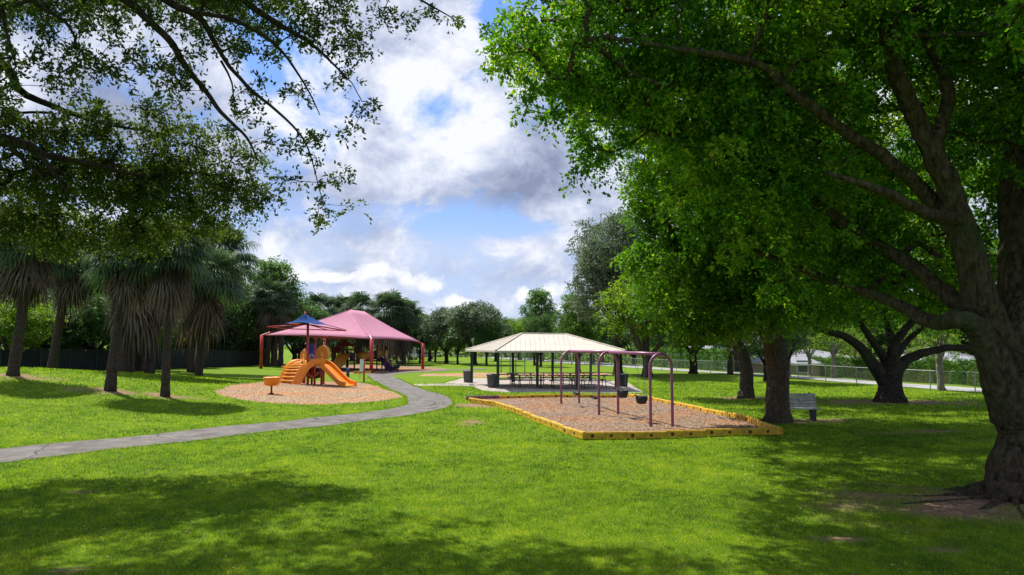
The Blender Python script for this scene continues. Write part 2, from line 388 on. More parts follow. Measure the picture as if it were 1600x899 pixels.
M['leaf_g'] = leafmat('grey_oak_leaf', [(.045, .075, .045), (.09, .13, .078), (.155, .20, .12), (.25, .29, .18)], .3, .5, .35, (1.2, 1.4, .8))  # grey-green leaf, lightened so the haze of distance is in the colour
M['leaf_d'] = leafmat('dark_green_leaf', [(.028, .065, .024), (.055, .115, .036), (.095, .18, .05), (.16, .26, .065)], .35, .5, .3)  # dark leaf, tones raised to carry distance haze as colour
M['leaf_n'] = leafmat('fresh_green_leaf', [(.03, .075, .014), (.065, .145, .022), (.11, .21, .03), (.17, .28, .045)], .4, .5, .3)
M['leaf_y'] = leafmat('yellow_green_leaf', [(.05, .10, .008), (.12, .20, .014), (.21, .31, .02), (.32, .38, .035)], .5, .5, .3)
M['frond'] = leafmat('palm_frond', [(.03, .055, .026), (.055, .095, .045), (.095, .145, .075), (.15, .19, .10)], .3, .62, .15, (1.1, 1.4, .6))
M['dead'] = leafmat('dead_frond', [(.055, .045, .035), (.12, .095, .075), (.20, .16, .125), (.26, .21, .16)], .25, .8, .1, (1.1, 1, .8))
def ribbed(name, base, base2, sx, period, stain):
    m = mat(name, base, .5, base2=base2, scale=1.1, spec=.4, detail=8); return m
M['roof'] = mat('beige_metal_roof', (.60, .53, .43), .45, base2=(.48, .42, .34), scale=1.6, spec=.4, detail=8)
M['roof_d'] = mat('roof_seam', (.58, .51, .42), .5, var=.15)
M['ridge_dark'] = mat('ridge_gap', (.05, .045, .04), .8, var=.2)
M['canvas'] = mat('pink_canvas', (.60, .275, .375), .85, base2=(.55, .245, .335), scale=1.2, spec=.15)
M['shingle'] = mat('grey_shingle', (.30, .30, .32), .85, base2=(.20, .20, .22), scale=3)
M['stucco'] = mat('tan_stucco', (.55, .42, .30), .85, var=.15, scale=2)
M['stucco_o'] = mat('orange_stucco', (.60, .27, .12), .85, var=.15, scale=2)
M['stucco_w'] = mat('white_stucco', (.70, .68, .64), .85, var=.12, scale=2)
M['glass'] = mat('window_glass', (.04, .05, .06), .1, var=.2, spec=.8)
M['cloth_blue'] = mat('blue_shade_cloth', (.014, .06, .22), .85, var=.2, scale=2, spec=.1)
# canvas lets light through
t = M['canvas'].node_tree; tr = t.nodes.new('ShaderNodeBsdfTranslucent'); tr.inputs[0].default_value = (.45, .06, .10, 1)
mx = t.nodes.new('ShaderNodeMixShader'); mx.inputs[0].default_value = .25
t.links.new(t.nodes['Principled BSDF'].outputs[0], mx.inputs[1]); t.links.new(tr.outputs[0], mx.inputs[2]); t.links.new(mx.outputs[0], t.nodes['Material Output'].inputs[0])

# ------------------------------------------------------------------ ground plan polygons (plan metres)
def gpoly(l): return [G(*p)[:2] for p in l]
path_near = [(-60, 735), (0, 725), (150, 706), (300, 690), (450, 672), (560, 660), (640, 650), (690, 640), (708, 631), (703, 622), (680, 614), (655, 606), (635, 598), (622, 592)]
path_far = [(-60, 708), (0, 702), (150, 688), (300, 672), (450, 658), (560, 646), (605, 640), (630, 634), (636, 627), (630, 619), (613, 611), (595, 602), (582, 595), (576, 589)]
def catmull(pts, n=8):
    pts = [np.array(p, float) for p in pts]; out = []
    for i in range(len(pts) - 1):
        p0 = pts[max(i - 1, 0)]; p1 = pts[i]; p2 = pts[i + 1]; p3 = pts[min(i + 2, len(pts) - 1)]
        for k in range(n):
            t = k / n; out.append(.5 * (2 * p1 + (p2 - p0) * t + (2 * p0 - 5 * p1 + 4 * p2 - p3) * t * t + (3 * p1 - p0 - 3 * p2 + p3) * t ** 3))
    out.append(pts[-1]); return out
rng0 = np.random.default_rng(5)
PN = catmull(gpoly(path_near), 10); PF = catmull(gpoly(path_far), 10)
PN = [p + rng0.normal(0, .025, 2) for p in PN]; PF = [p + rng0.normal(0, .025, 2) for p in PF]
mulch1 = gpoly([(332, 612), (350, 605), (385, 600), (430, 597), (480, 596), (540, 597), (575, 600), (600, 608), (628, 618), (630, 622), (600, 627), (545, 631), (500, 633), (450, 632), (400, 629), (360, 623), (338, 617)])
pit = gpoly([(915, 684), (1218, 677), (1170, 660), (1100, 644), (1040, 631), (979, 620), (900, 622), (780, 624), (735, 625), (775, 634), (830, 654), (880, 673)])
mulch2 = gpoly([(440, 577), (520, 584), (590, 585), (640, 582), (700, 578), (680, 574), (600, 571), (500, 571)])
mulch3 = [(-8.6, 62), (-3, 59.5), (3, 59.5), (9, 61), (9.5, 66), (4, 69), (-4, 69), (-8.5, 66)]
# pavilion plan
def G2(px, py, z=.1):
    v = ray(px, py); t = (z - HC) / v[2]; return v * t + np.array((0, 0, HC))
PV = dict(FL=G2(778, 608), FR=G2(963, 608), BL=G2(737, 601), BR=G2(903, 597.5))
slab = [G2(752, 609)[:2], G2(806, 611.5)[:2], G2(1012, 612)[:2], G(985, 598)[:2], G(900, 591.5)[:2], G(715, 592)[:2], G(690, 599)[:2], G(735, 603)[:2]]
def rd(s, y):      # point at offset s (m) to the right of the road's near edge line, at depth y
    return ((y - 40) * -.2896 + 26.7 + s / .96, y)
def inpoly(x, y, poly):
    c = np.zeros(len(x), bool); n = len(poly)
    for i in range(n):
        x1, y1 = poly[i]; x2, y2 = poly[(i + 1) % n]
        cond = (y1 > y) != (y2 > y)
        with np.errstate(divide='ignore', invalid='ignore'): xi = (x2 - x1) * (y - y1) / (y2 - y1 + 1e-12) + x1
        c ^= cond & (x < xi)
    return c
def smooth_poly(p): return catmull(list(p) + [p[0]], 6)[:-1]
path_poly = [tuple(p) for p in PN] + [tuple(p) for p in PF[::-1]]
# bare earth spots (trunk feet, worn places): centre, radius x, radius y
BT = G(1603, 783)
bare = [(BT[0] - .5, BT[1] - .25, 2.9, 1.35), (*G(172, 611)[:2], 1.6, .8), (*G(258, 619)[:2], 1.3, .7), (*G(1218, 659)[:2], 1.5, .9), (*G(1390, 628)[:2], 4.2, 1.5),
        (*G(745, 634)[:2], 1.1, 1.0), (*G(735, 660)[:2], .35, 1.2), (*G(1165, 622)[:2], 1.6, .8), (*G(20, 587)[:2], 1.8, .9), (*G(1440, 675)[:2], 1.5, .3),
        (*G(130, 770)[:2], .25, .12), (*G(480, 772)[:2], .22, .1), (*G(1325, 843)[:2], .4, .12), (*G(1480, 862)[:2], .3, .1), (*G(1270, 658)[:2], 1.6, .8), (*G(110, 890)[:2], .25, .12)]
def bareness(x, y):
    b = np.zeros(np.shape(x))
    w = .25 * np.sin(x * 3.1 + np.sin(y * 2.3) * 2) + .2 * np.sin(y * 5.3 + x * 1.7)
    for cx_, cy_, rx, ry in bare:
        r = np.sqrt(((x - cx_) / rx) ** 2 + ((y - cy_) / ry) ** 2) + w * .8
        b = np.maximum(b, np.clip(1.35 - r, 0, 1))
    return b

# ------------------------------------------------------------------ ground
def axis(lo, hi, fine0, fine1, st):
    a = list(np.arange(fine0, fine1 + st / 2, st)); s = st; x = fine1
    while x < hi: s *= 1.25; x += s; a.append(x)
    s = st; x = fine0
    while x > lo: s *= 1.25; x -= s; a.insert(0, x)
    return np.array(a)
xs = axis(-3000, 3000, -36, 36, .25); ys = axis(-200, 4000, 4, 48, .25)
XX, YY = np.meshgrid(xs, ys); ZZ = H(XX, YY)
BB = bareness(XX, YY); ZZ = ZZ + BB * .0
nx, ny = len(xs), len(ys)
idx = np.arange(nx * ny).reshape(ny, nx)
q = np.stack([idx[:-1, :-1], idx[:-1, 1:], idx[1:, 1:], idx[1:, :-1]], -1).reshape(-1, 4)
me = np_mesh('ground', np.stack([XX, YY, ZZ], -1).reshape(-1, 3), len(q), q.ravel(), np.arange(len(q)) * 4, True)
at = me.attributes.new('bare', 'FLOAT', 'POINT'); at.data.foreach_set('value', BB.ravel().astype(np.float32))
tag(npobj('ground', me, M['lawn']), kind='structure')

def ribbon(name, A, B, z, m, sub=4, crown=0):
    vs = []; fs = []
    for a, b in zip(A, B):
        for k in range(sub + 1):
            p = np.array(a) * (1 - k / sub) + np.array(b) * k / sub; vs.append((p[0], p[1], Hs(*p) + (z if 0 < k < sub else z - .004)))
    for i in range(len(A) - 1):
        for k in range(sub):
            a = i * (sub + 1) + k; fs.append((a, a + 1, a + sub + 2, a + sub + 1))
    o = MB().add(vs, fs).build(name, m, smooth=True); return o
tag(ribbon('path', PN, PF, .018, M['asphalt'], 6), kind='structure')
def sheet(name, poly, z, m, rings=14, dens=.6, jit=0):
    pts = []; n = len(poly)
    for i in range(n):
        a = np.array(poly[i], float); b = np.array(poly[(i + 1) % n], float); k = max(1, int(np.linalg.norm(b - a) / dens))
        for j in range(k): pts.append(a + (b - a) * j / k)
    pts = np.array(pts)
    if jit: pts = pts + rng0.normal(0, jit, pts.shape)
    c = pts.mean(0); vs = [(c[0], c[1], Hs(*c) + z)]; fs = []; k = len(pts)
    for r in range(1, rings + 1):
        for p in pts:
            q_ = c + (p - c) * r / rings; vs.append((q_[0], q_[1], Hs(*q_) + (z if r < rings else -.03)))
    for j in range(k): fs.append((0, 1 + j, 1 + (j + 1) % k))
    for r in range(rings - 1):
        for j in range(k):
            a = 1 + r * k + j; b = 1 + r * k + (j + 1) % k; fs.append((a, a + k, b + k, b))
    return MB().add(vs, fs).build(name, m)
tag(sheet('slide_area_mulch', smooth_poly(mulch1), .03, M['mulch2'], 20, .4, .06), kind='structure')
tag(sheet('swing_pit_mulch', pit, .06, M['mulch'], 26, .5), kind='structure')
tag(sheet('canopy_area_mulch', smooth_poly(mulch2), .03, M['mulch'], 12, 1), kind='structure')
tag(sheet('far_swing_area_mulch', mulch3, .03, M['mulch2'], 10, 1), kind='structure')
tag(sheet('pavilion_slab', slab, .10, M['concrete'], 10, .6), kind='structure')
# concrete walk from path to slab, thin loop path to the right behind
wl = [G(655, 604)[:2], G(690, 603.5)[:2], G(720, 604)[:2], G(745, 605)[:2]]; wf = [G(640, 601)[:2], G(690, 600)[:2], G(720, 600)[:2], G(745, 599)[:2]]
tag(ribbon('concrete_walk', catmull(wl, 5), catmull(wf, 5), .03, M['concrete']), kind='structure')
ln = [G(622, 592)[:2], G(612, 588)[:2], G(622, 585)[:2], G(650, 582)[:2], G(700, 579.5)[:2], G(760, 577.5)[:2]]
lf = [G(578, 590)[:2], G(575, 586)[:2], G(600, 582.5)[:2], G(645, 580)[:2], G(700, 577.8)[:2], G(760, 576)[:2]]
tag(ribbon('loop_path', catmull(ln, 6), catmull(lf, 6), .022, M['asphalt']), kind='structure')
ya = np.concatenate([np.arange(10, 120, 3), np.arange(120, 400, 20)])
tag(ribbon('road', [rd(0, y) for y in ya], [rd(3.2, y) for y in ya], .03, M['road'], 6), kind='structure')
yb = np.concatenate([np.arange(90, 200, 5), np.arange(200, 400, 20)])
tag(ribbon('far_road', [rd(4.5, y) for y in yb], [rd(14, y) for y in yb], .05, M['road'], 8), kind='structure')

# ------------------------------------------------------------------ grass blades (one object)
def grass():
    rng = np.random.default_rng(11)
    V = []; T = []
    polys = [path_poly, mulch1, pit, slab]
    for d0, d1, dens, L, W in ((6.5, 10, 3000, .055, .0065), (10, 14, 2300, .058, .008), (14, 20, 1100, .062, .012), (20, 30, 420, .07, .02), (30, 50, 130, .09, .04)):
        hw = lambda d: .80 * d + 1.2
        A = (hw(d0) + hw(d1)) * (d1 - d0); n = int(A * dens)
        y = rng.uniform(d0, d1, n); x = rng.uniform(-1, 1, n) * hw(d1); k = np.abs(x) < hw(y); x = x[k]; y = y[k]
        bad = np.zeros(len(x), bool)
        for p in polys: bad |= inpoly(x, y, p)
        bn = bareness(x, y); bad |= rng.random(len(x)) < bn * 1.25
        s = (x - 26.7) * .96 + (y - 40) * .278; bad |= s > -.1
        x = x[~bad]; y = y[~bad]; n = len(x)
        # tuft clumping modulates length
        cl = .5 + .5 * np.sin(x * 7 + 2.2 * np.sin(y * 5)) * np.sin(y * 9 + 2 * np.sin(x * 4))
        l = L * rng.uniform(.5, 1.2, n) * (.7 + .6 * cl)
        a = rng.uniform(0, 2 * np.pi, n); lean = rng.uniform(.15, 1.1, n)
        b = rng.uniform(0, 2 * np.pi, n); z = H(x, y) - .004
        base = np.stack([x, y, z], 1); side = np.stack([np.cos(a), np.sin(a), 0 * a], 1) * (W / 2)
        tip = base + np.stack([np.cos(b) * lean * l, np.sin(b) * lean * l, l * np.sqrt(np.maximum(.1, 1.2 - lean * .8))], 1)
        V.append(np.stack([base - side, base + side, tip], 1).reshape(-1, 3))
        def vn(q, sd2):
            g = np.random.default_rng(sd2).random((64, 64)); fx = (x * q) % 64; fy = (y * q) % 64; ix = fx.astype(int); iy = fy.astype(int); ux = fx - ix; uy = fy - iy; ux = ux * ux * (3 - 2 * ux); uy = uy * uy * (3 - 2 * uy)
            return (g[ix, iy] * (1 - ux) + g[(ix + 1) % 64, iy] * ux) * (1 - uy) + (g[ix, (iy + 1) % 64] * (1 - ux) + g[(ix + 1) % 64, (iy + 1) % 64] * ux) * uy
        clump = vn(5.5, 1) * .5 + vn(2.1, 2) * .3 + vn(.8, 3) * .35 + vn(12, 4) * .3 - .72
        big = .5 + .25 * np.sin(x * .9 + 1.5 * np.sin(y * .7)) + .2 * np.sin(x * 2.3 + y * 1.9)
        T.append(np.clip(rng.normal(.44, .17, n) + (big - .5) * .2 + clump * 1.0 + (rng.random(n) < .05) * .5, 0, 1))
    for E, per_m, sp_ in ((PN, 240, .03), (PF, 240, .03), ([np.array(p) for p in list(pit) + [pit[0]]], 80, .10), ([np.array(p) for p in list(smooth_poly(mulch1))], 60, .12), (slab + [slab[0]], 90, .06)):
        for a_, b_ in zip(E[:-1], E[1:]):
            a_ = np.array(a_[:2], float); b_ = np.array(b_[:2], float); L_ = np.linalg.norm(b_ - a_); n = int(L_ * per_m)
            if n == 0: continue
            t = rng.random((n, 1)); p = a_ + (b_ - a_) * t + rng.normal(0, sp_, (n, 2)) + .03 * np.sin(a_.sum() * 9); x = p[:, 0]; y = p[:, 1]
            far = y.mean() / 20; a = rng.uniform(0, 6.28, n); b = rng.uniform(0, 6.28, n); l = .06 * rng.uniform(.5, 1.3, n); lean = rng.uniform(.1, 1.0, n); W = .009 * max(.8, far)
            base = np.stack([x, y, H(x, y)], 1); side = np.stack([np.cos(a), np.sin(a), 0 * a], 1) * (W / 2)
            tip = base + np.stack([np.cos(b) * lean * l, np.sin(b) * lean * l, l], 1)
            V.append(np.stack([base - side, base + side, tip], 1).reshape(-1, 3)); T.append(np.clip(rng.normal(.5, .2, n), 0, 1))
    V = np.concatenate(V); T = np.concatenate(T); n = len(T)
    me = np_mesh('grass', V, n, np.arange(3 * n), np.arange(n) * 3, False, T)
    tag(npobj('grass', me, M['blade']), 'short bright green lawn grass around the playgrounds', 'grass', kind='stuff')
    print('blades', n)
grass()
def chips():
    rng = np.random.default_rng(12); V = []; 
    for poly, n in ((pit, 26000), (mulch1, 14000)):
        p = np.array(poly); x = rng.uniform(p[:, 0].min(), p[:, 0].max(), n); y = rng.uniform(p[:, 1].min(), p[:, 1].max(), n)
        k = inpoly(x, y, poly); x = x[k]; y = y[k]; n = len(x); a = rng.uniform(0, 6.28, n); l = rng.uniform(.03, .09, n); w = rng.uniform(.012, .03, n)
        z = H(x, y) + (.062 if poly is pit else .034) + rng.uniform(0, .012, n); tilt = rng.uniform(-.3, .3, n)
        u = np.stack([np.cos(a), np.sin(a), tilt], 1) * l[:, None] / 2; s = np.stack([-np.sin(a), np.cos(a), rng.uniform(-.3, .3, n)], 1) * w[:, None] / 2
        c = np.stack([x, y, z], 1)
        V.append(np.stack([c - u - s, c + u - s, c + u + s, c - u + s], 1).reshape(-1, 3))
    V = np.concatenate(V); n = len(V) // 4
    me = np_mesh('mulch_chips', V, n, np.arange(4 * n), np.arange(n) * 4)
    tag(npobj('mulch_chips', me, M['chip']), 'loose brown wood chips scattered over the play area mulch', 'mulch', kind='stuff')
chips()
def litter():
    rng = np.random.default_rng(14); n = 5200; y = 7 + 30 * rng.random(n) ** 1.3; x = rng.uniform(-.8, .85, n) * y
    k = (np.sin(x * .5 + 1) * np.sin(y * .4) + rng.random(n) * 1.2 + (x > 3) * .5) > .35; x = x[k]; y = y[k]
    xb = rng.normal(BT[0] - 1, 1.6, 900); yb = rng.normal(BT[1] - .1, .9, 900); x = np.concatenate([x, xb]); y = np.concatenate([y, yb]); n = len(x)
    a = rng.uniform(0, 6.28, n); l = rng.uniform(.016, .036, n); w = l * .4
    u = np.stack([np.cos(a), np.sin(a), rng.uniform(-.3, .3, n)], 1) * l[:, None]; s = np.stack([-np.sin(a), np.cos(a), rng.uniform(-.5, .5, n)], 1) * w[:, None]
    c = np.stack([x, y, H(x, y) + np.where(bareness(x, y) > .5, .008, .045)], 1)
    V = np.stack([c - u, c - s, c + u, c + s], 1).reshape(-1, 3)
    me = np_mesh('fallen_leaves', V, n, np.arange(4 * n), np.arange(n) * 4, False, np.clip(rng.normal(.5, .25, n), 0, 1))
    tag(npobj('fallen_leaves', me, M['litter']), 'dry brown leaves scattered on the lawn and round the big tree foot', 'fallen leaves', kind='stuff')
litter()

# ------------------------------------------------------------------ trees
def leaves(centers, Rc, per, L, rng, droop=.35, twigs=7, ctone=None, aspect=.26, up=.6, jit=.10):
    n = len(centers); centers = np.asarray(centers, float)
    Rc = np.broadcast_to(np.asarray(Rc, float), (n,))
    td = rng.normal(size=(n, twigs, 3)); td[..., 2] *= .75; td[..., 2] += .1; td /= np.linalg.norm(td, axis=-1, keepdims=True)
    ci = np.repeat(np.arange(n), per); ti = rng.integers(0, twigs, len(ci)); d = td[ci, ti]
    t = rng.random(len(ci)) ** .6; r = Rc[ci] * t
    p = centers[ci] + d * r[:, None] + rng.normal(0, jit, (len(ci), 3)) * Rc[ci][:, None]
    p[:, 2] -= droop * t * t * Rc[ci]
    ax = d * .7 + rng.normal(0, .7, d.shape); ax[:, 2] -= .25; ax /= np.linalg.norm(ax, axis=1, keepdims=True)
    nn = rng.normal(0, 1, d.shape); nn[:, 2] += up * 2; sd_ = np.cross(ax, nn); sd_ /= np.linalg.norm(sd_, axis=1, keepdims=True) + 1e-9
    nv = np.cross(sd_, ax); l = L * rng.uniform(.65, 1.25, len(ci))
    l = l[:, None]
    v = np.stack([p, p + ax * l * .5 + sd_ * l * aspect - nv * l * .06, p + ax * l, p + ax * l * .5 - sd_ * l * aspect - nv * l * .06], 1).reshape(-1, 3)
    if ctone is None: ctone = rng.normal(.42, .16, n)
    tone = np.clip(ctone[ci] + rng.normal(0, .13, len(ci)) + (rng.random(len(ci)) < .03) * .4, 0, 1)
    return v, tone
def blobpts(blobs, n, rng, shell=.35):
    w = np.array([b[3] * b[4] * b[5] for b in blobs]) ** .8; w = w / w.sum(); k = rng.choice(len(blobs), n, p=w)
    d = rng.normal(size=(n, 3)); d /= np.linalg.norm(d, axis=1, keepdims=True)
    r = (rng.random(n) ** (1 / 3)) * (1 - shell) + shell * rng.random(n) ** .25
    b = np.array([bb[:6] for bb in blobs])[k]; return b[:, :3] + d * r[:, None] * b[:, 3:6]
def ridged(mb, lp, rr, rng):
    lp = np.array(lp); m = 10; tt = np.linspace(0, len(lp) - 1, (len(lp) - 1) * m // 2 + 1); q = np.stack([np.interp(tt, np.arange(len(lp)), lp[:, k]) for k in range(3)], 1); r2 = np.interp(tt, np.arange(len(lp)), rr)
    b0 = len(mb.v); n = 44; mb.tube([tuple(p) for p in q], list(r2), n); V = np.array(mb.v[b0:b0 + n * len(q)]).reshape(len(q), n, 3)
    a = np.arange(n) / n * 2 * np.pi; L = np.concatenate([[0], np.cumsum(np.linalg.norm(np.diff(q, axis=0), axis=1))])[:, None]
    w = a[None] + .22 * np.sin(L * 1.7) ; d = .045 * np.sin(3 * w + L * .8 + 1) + .03 * np.sin(5 * w - L * 1.3) + .018 * np.sin(11 * w + 2 * np.sin(L * 3)) + .012 * np.sin(17 * w + 3 * np.sin(L * 5.3)) + rng.normal(0, .010, (len(q), n))
    d = d * np.minimum(r2, .5)[:, None] / np.maximum(r2, .01)[:, None] * 1.15
    V = q[:, None] + (V - q[:, None]) * (1 + d)[..., None]
    mb.v[b0:b0 + n * len(q)] = [tuple(p) for p in V.reshape(-1, 3)]
def grow(limbs, pts, rng, r0=.006, n_seg=3, zbias=.4, maxr=.09, sides=5, pw=.5):
    """limbs: list of (pts, radii) tubes; pts: cluster centres, linked to the nearest node of the growing tree."""
    mb = MB(); nodes = []; par = []
    for lp, lr in limbs:
        lp = catmull([np.array(p, float) for p in lp], 5); rr = np.interp(np.linspace(0, 1, len(lp)), np.linspace(0, 1, len(lr)), lr)
        wob = rng.normal(0, 1, (len(lp), 3)) * np.minimum(rr[:, None] * .10, .018); wob[0] = 0
        lp = [p + w for p, w in zip(lp, wob)]
        if rr[0] > .3: ridged(mb, lp, rr, rng)
        else: mb.tube(lp, list(rr), 12 if rr[0] > .12 else 7)
        for p in lp[len(lp) // 3:]: nodes.append(p); par.append(-1)
    nl = len(nodes); base = np.array(nodes)
    N = np.zeros((nl + len(pts) * n_seg, 3)); N[:nl] = base; cnt = nl; par = par + [0] * (len(pts) * n_seg); ends = []
    pts = np.asarray(pts); dmin = np.min(np.linalg.norm(pts[:, None, :] - base[None, ::2, :], axis=2), axis=1)
    for i in np.argsort(dmin):
        c = pts[i]; dd = N[:cnt] - c; dist = np.sqrt((dd ** 2).sum(1)) + zbias * np.maximum(0, dd[:, 2]) ; j = int(np.argmin(dist)); s = N[j]
        prev = j; mid = (s + c) / 2 + rng.normal(0, .07, 3) * np.linalg.norm(c - s) + np.array((0, 0, .06 * np.linalg.norm(c - s)))
        for k in range(1, n_seg + 1):
            t = k / n_seg; N[cnt] = (1 - t) ** 2 * s + 2 * t * (1 - t) * mid + t * t * c; par[cnt] = prev; prev = cnt; cnt += 1
        ends.append(prev)
    load = np.zeros(cnt)
    for e_ in ends: load[e_] += 1
    for i in range(cnt - 1, nl - 1, -1): load[par[i]] += load[i]
    rad = np.minimum(maxr, r0 * np.maximum(load, 1) ** pw)
    V = []; 
    A = np.arange(nl, cnt); B = np.array(par[nl:cnt]); pa = N[A]; pb = N[B]; ra = rad[A]; rb = np.minimum(rad[B], rad[A] * 1.35)
    d = pa - pb; ln = np.linalg.norm(d, axis=1, keepdims=True) + 1e-9; d /= ln
    u = np.cross(d, np.array((.31, .2, .93))); u /= np.linalg.norm(u, axis=1, keepdims=True); w = np.cross(d, u)
    ang = np.arange(sides) * 2 * np.pi / sides; ring = u[:, None, :] * np.cos(ang)[None, :, None] + w[:, None, :] * np.sin(ang)[None, :, None]
    v1 = pb[:, None, :] + ring * rb[:, None, None]; v2 = pa[:, None, :] + ring * ra[:, None, None]
    VV = np.concatenate([v1, v2], 1).reshape(-1, 3); b0 = mb.n
    fs = []
    for i in range(len(A)):
        o = i * 2 * sides
        for k in range(sides): fs.append((o + k, o + (k + 1) % sides, o + sides + (k + 1) % sides, o + sides + k))
    mb.add(VV, fs); return mb
def make_tree(name, label, cat, base, limbs, blobs, ncl, per, Rc, L, leaf, bark, seed, group=None, droop=.35, twigs=7, aspect=.26, r0=.006, shell=.35, extra=None, tone0=.42, maxr=.09, up=.6, hue=None):
    rng = np.random.default_rng(seed); root = empty(name, base, label, cat, group)
    pts = blobpts(blobs, ncl, rng, shell)
    if extra is not None: pts = np.concatenate([pts, extra])
    grow(limbs, pts, rng, r0, maxr=maxr).build('trunk', bark, root, smooth=True)
    ct = rng.normal(tone0, .15, len(pts))
    if hue is not None: ct = ct + hue(pts)
    v, tone = leaves(pts, Rc * rng.uniform(.7, 1.25, len(pts)), per, L, rng, droop, twigs, ct, aspect, up)
    v = v - np.array(base)[None]
    n = len(tone); me = np_mesh('crown', v, n, np.arange(4 * n), np.arange(n) * 4, False, tone)
    npobj('crown', me, leaf, root); return root
def B(px, py, d, r, rz=None, ry=None):
    p = P(px, py, d); return (p[0], p[1], p[2], r, ry or r, rz or r)
def flare(base, r, up, h0=.5):
    return ([base + np.array((0, 0, -.25)), base + np.array((0, 0, 0)), base + np.array((0, 0, h0)), up], [r * 1.75, r * 1.45, r * 1.08, r])

# --- big fig tree, right foreground
b = BT + np.array((.05, .25, 0)); D = b[1]
fork = P(1566, 560, D)
f2 = P(1600, 480, D + .2)
limbs = [([b + np.array((0, 0, -.3)), b + np.array((0, 0, .02)), b + np.array((.0, 0, .5)), P(1605, 690, D), P(1597, 610, D), fork + np.array((.15, 0, 0))], [.68, .56, .47, .45, .46, .51]),
         ([fork, f2, P(1596, 350, D + .4), P(1600, 200, D + .5), P(1606, 60, D + .5), P(1580, -150, D)], [.5, .42, .34, .3, .26, .18]),
         ([P(1590, 640, D), P(1568, 560, D), P(1535, 470, D - .2), P(1500, 345, D - .3), P(1456, 239, D - .4), P(1424, 170, D - .5), P(1398, 106, D - .6), P(1374, 10, D - .8), P(1330, -120, D - 1)], [.40, .36, .27, .21, .18, .16, .14, .11, .06]),
         ([P(1520, 420, D - .2), P(1470, 330, D + .1), P(1387, 250, D - .2), P(1334, 215, D - .5), P(1244, 149, D - .8), P(1185, 101, D - 1), P(1080, 80, D - 1.3), P(960, 60, D - 1.5)], [.17, .14, .12, .10, .09, .07, .05, .03]),
         ([P(1456, 239, D - .4), P(1483, 143, D - .2), P(1446, 53, D), P(1440, -60, D)], [.13, .11, .09, .06]),
         ([P(1588, 655, D), P(1562, 580, D - .1), P(1532, 522, D - .2), P(1500, 500, D - .3), P(1455, 503, D + .4), P(1390, 470, D + 1.2), P(1300, 440, D + 2), P(1200, 400, D + 2.6), P(1090, 360, D + 2.5)], [.38, .32, .22, .16, .13, .10, .08, .06, .03]),
         ([P(1540, 480, D), P(1490, 470, D + .5), P(1420, 410, D + 1), P(1350, 370, D + 1.5), P(1240, 290, D + 1.5), P(1120, 230, D + 1), P(1000, 200, D)], [.22, .16, .13, .1, .08, .05, .03]),
         ([P(1596, 350, D + .4), P(1660, 250, D - .5), P(1740, 150, D - 1), P(1850, 60, D - 1)], [.25, .2, .14, .06]),
         ([P(1500, 345, D - .3), P(1440, 330, D - 1.2), P(1380, 300, D - 2), P(1290, 270, D - 2.4)], [.13, .1, .07, .03])]
for a, l_, r_ in ((2.9, 1.5, .13), (3.7, 2.0, .12), (4.4, 1.5, .13), (5.1, 1.3, .12), (2.3, 1.3, .12), (3.3, 2.9, .08), (4.05, 2.4, .07), (3.0, 2.4, .06), (4.7, 2.2, .07)):     # surface roots
    dv = np.array((math.cos(a), math.sin(a), 0)); sv_ = np.array((-math.sin(a), math.cos(a), 0))
    limbs.append(([b + dv * .40 + np.array((0, 0, .16)), b + dv * .8 + np.array((0, 0, .0)), b + dv * l_ * .75 + sv_ * .15, b + dv * l_ + np.array((0, 0, -.1))], [r_ * 1.1, r_ * .8, r_ * .5, .03]))
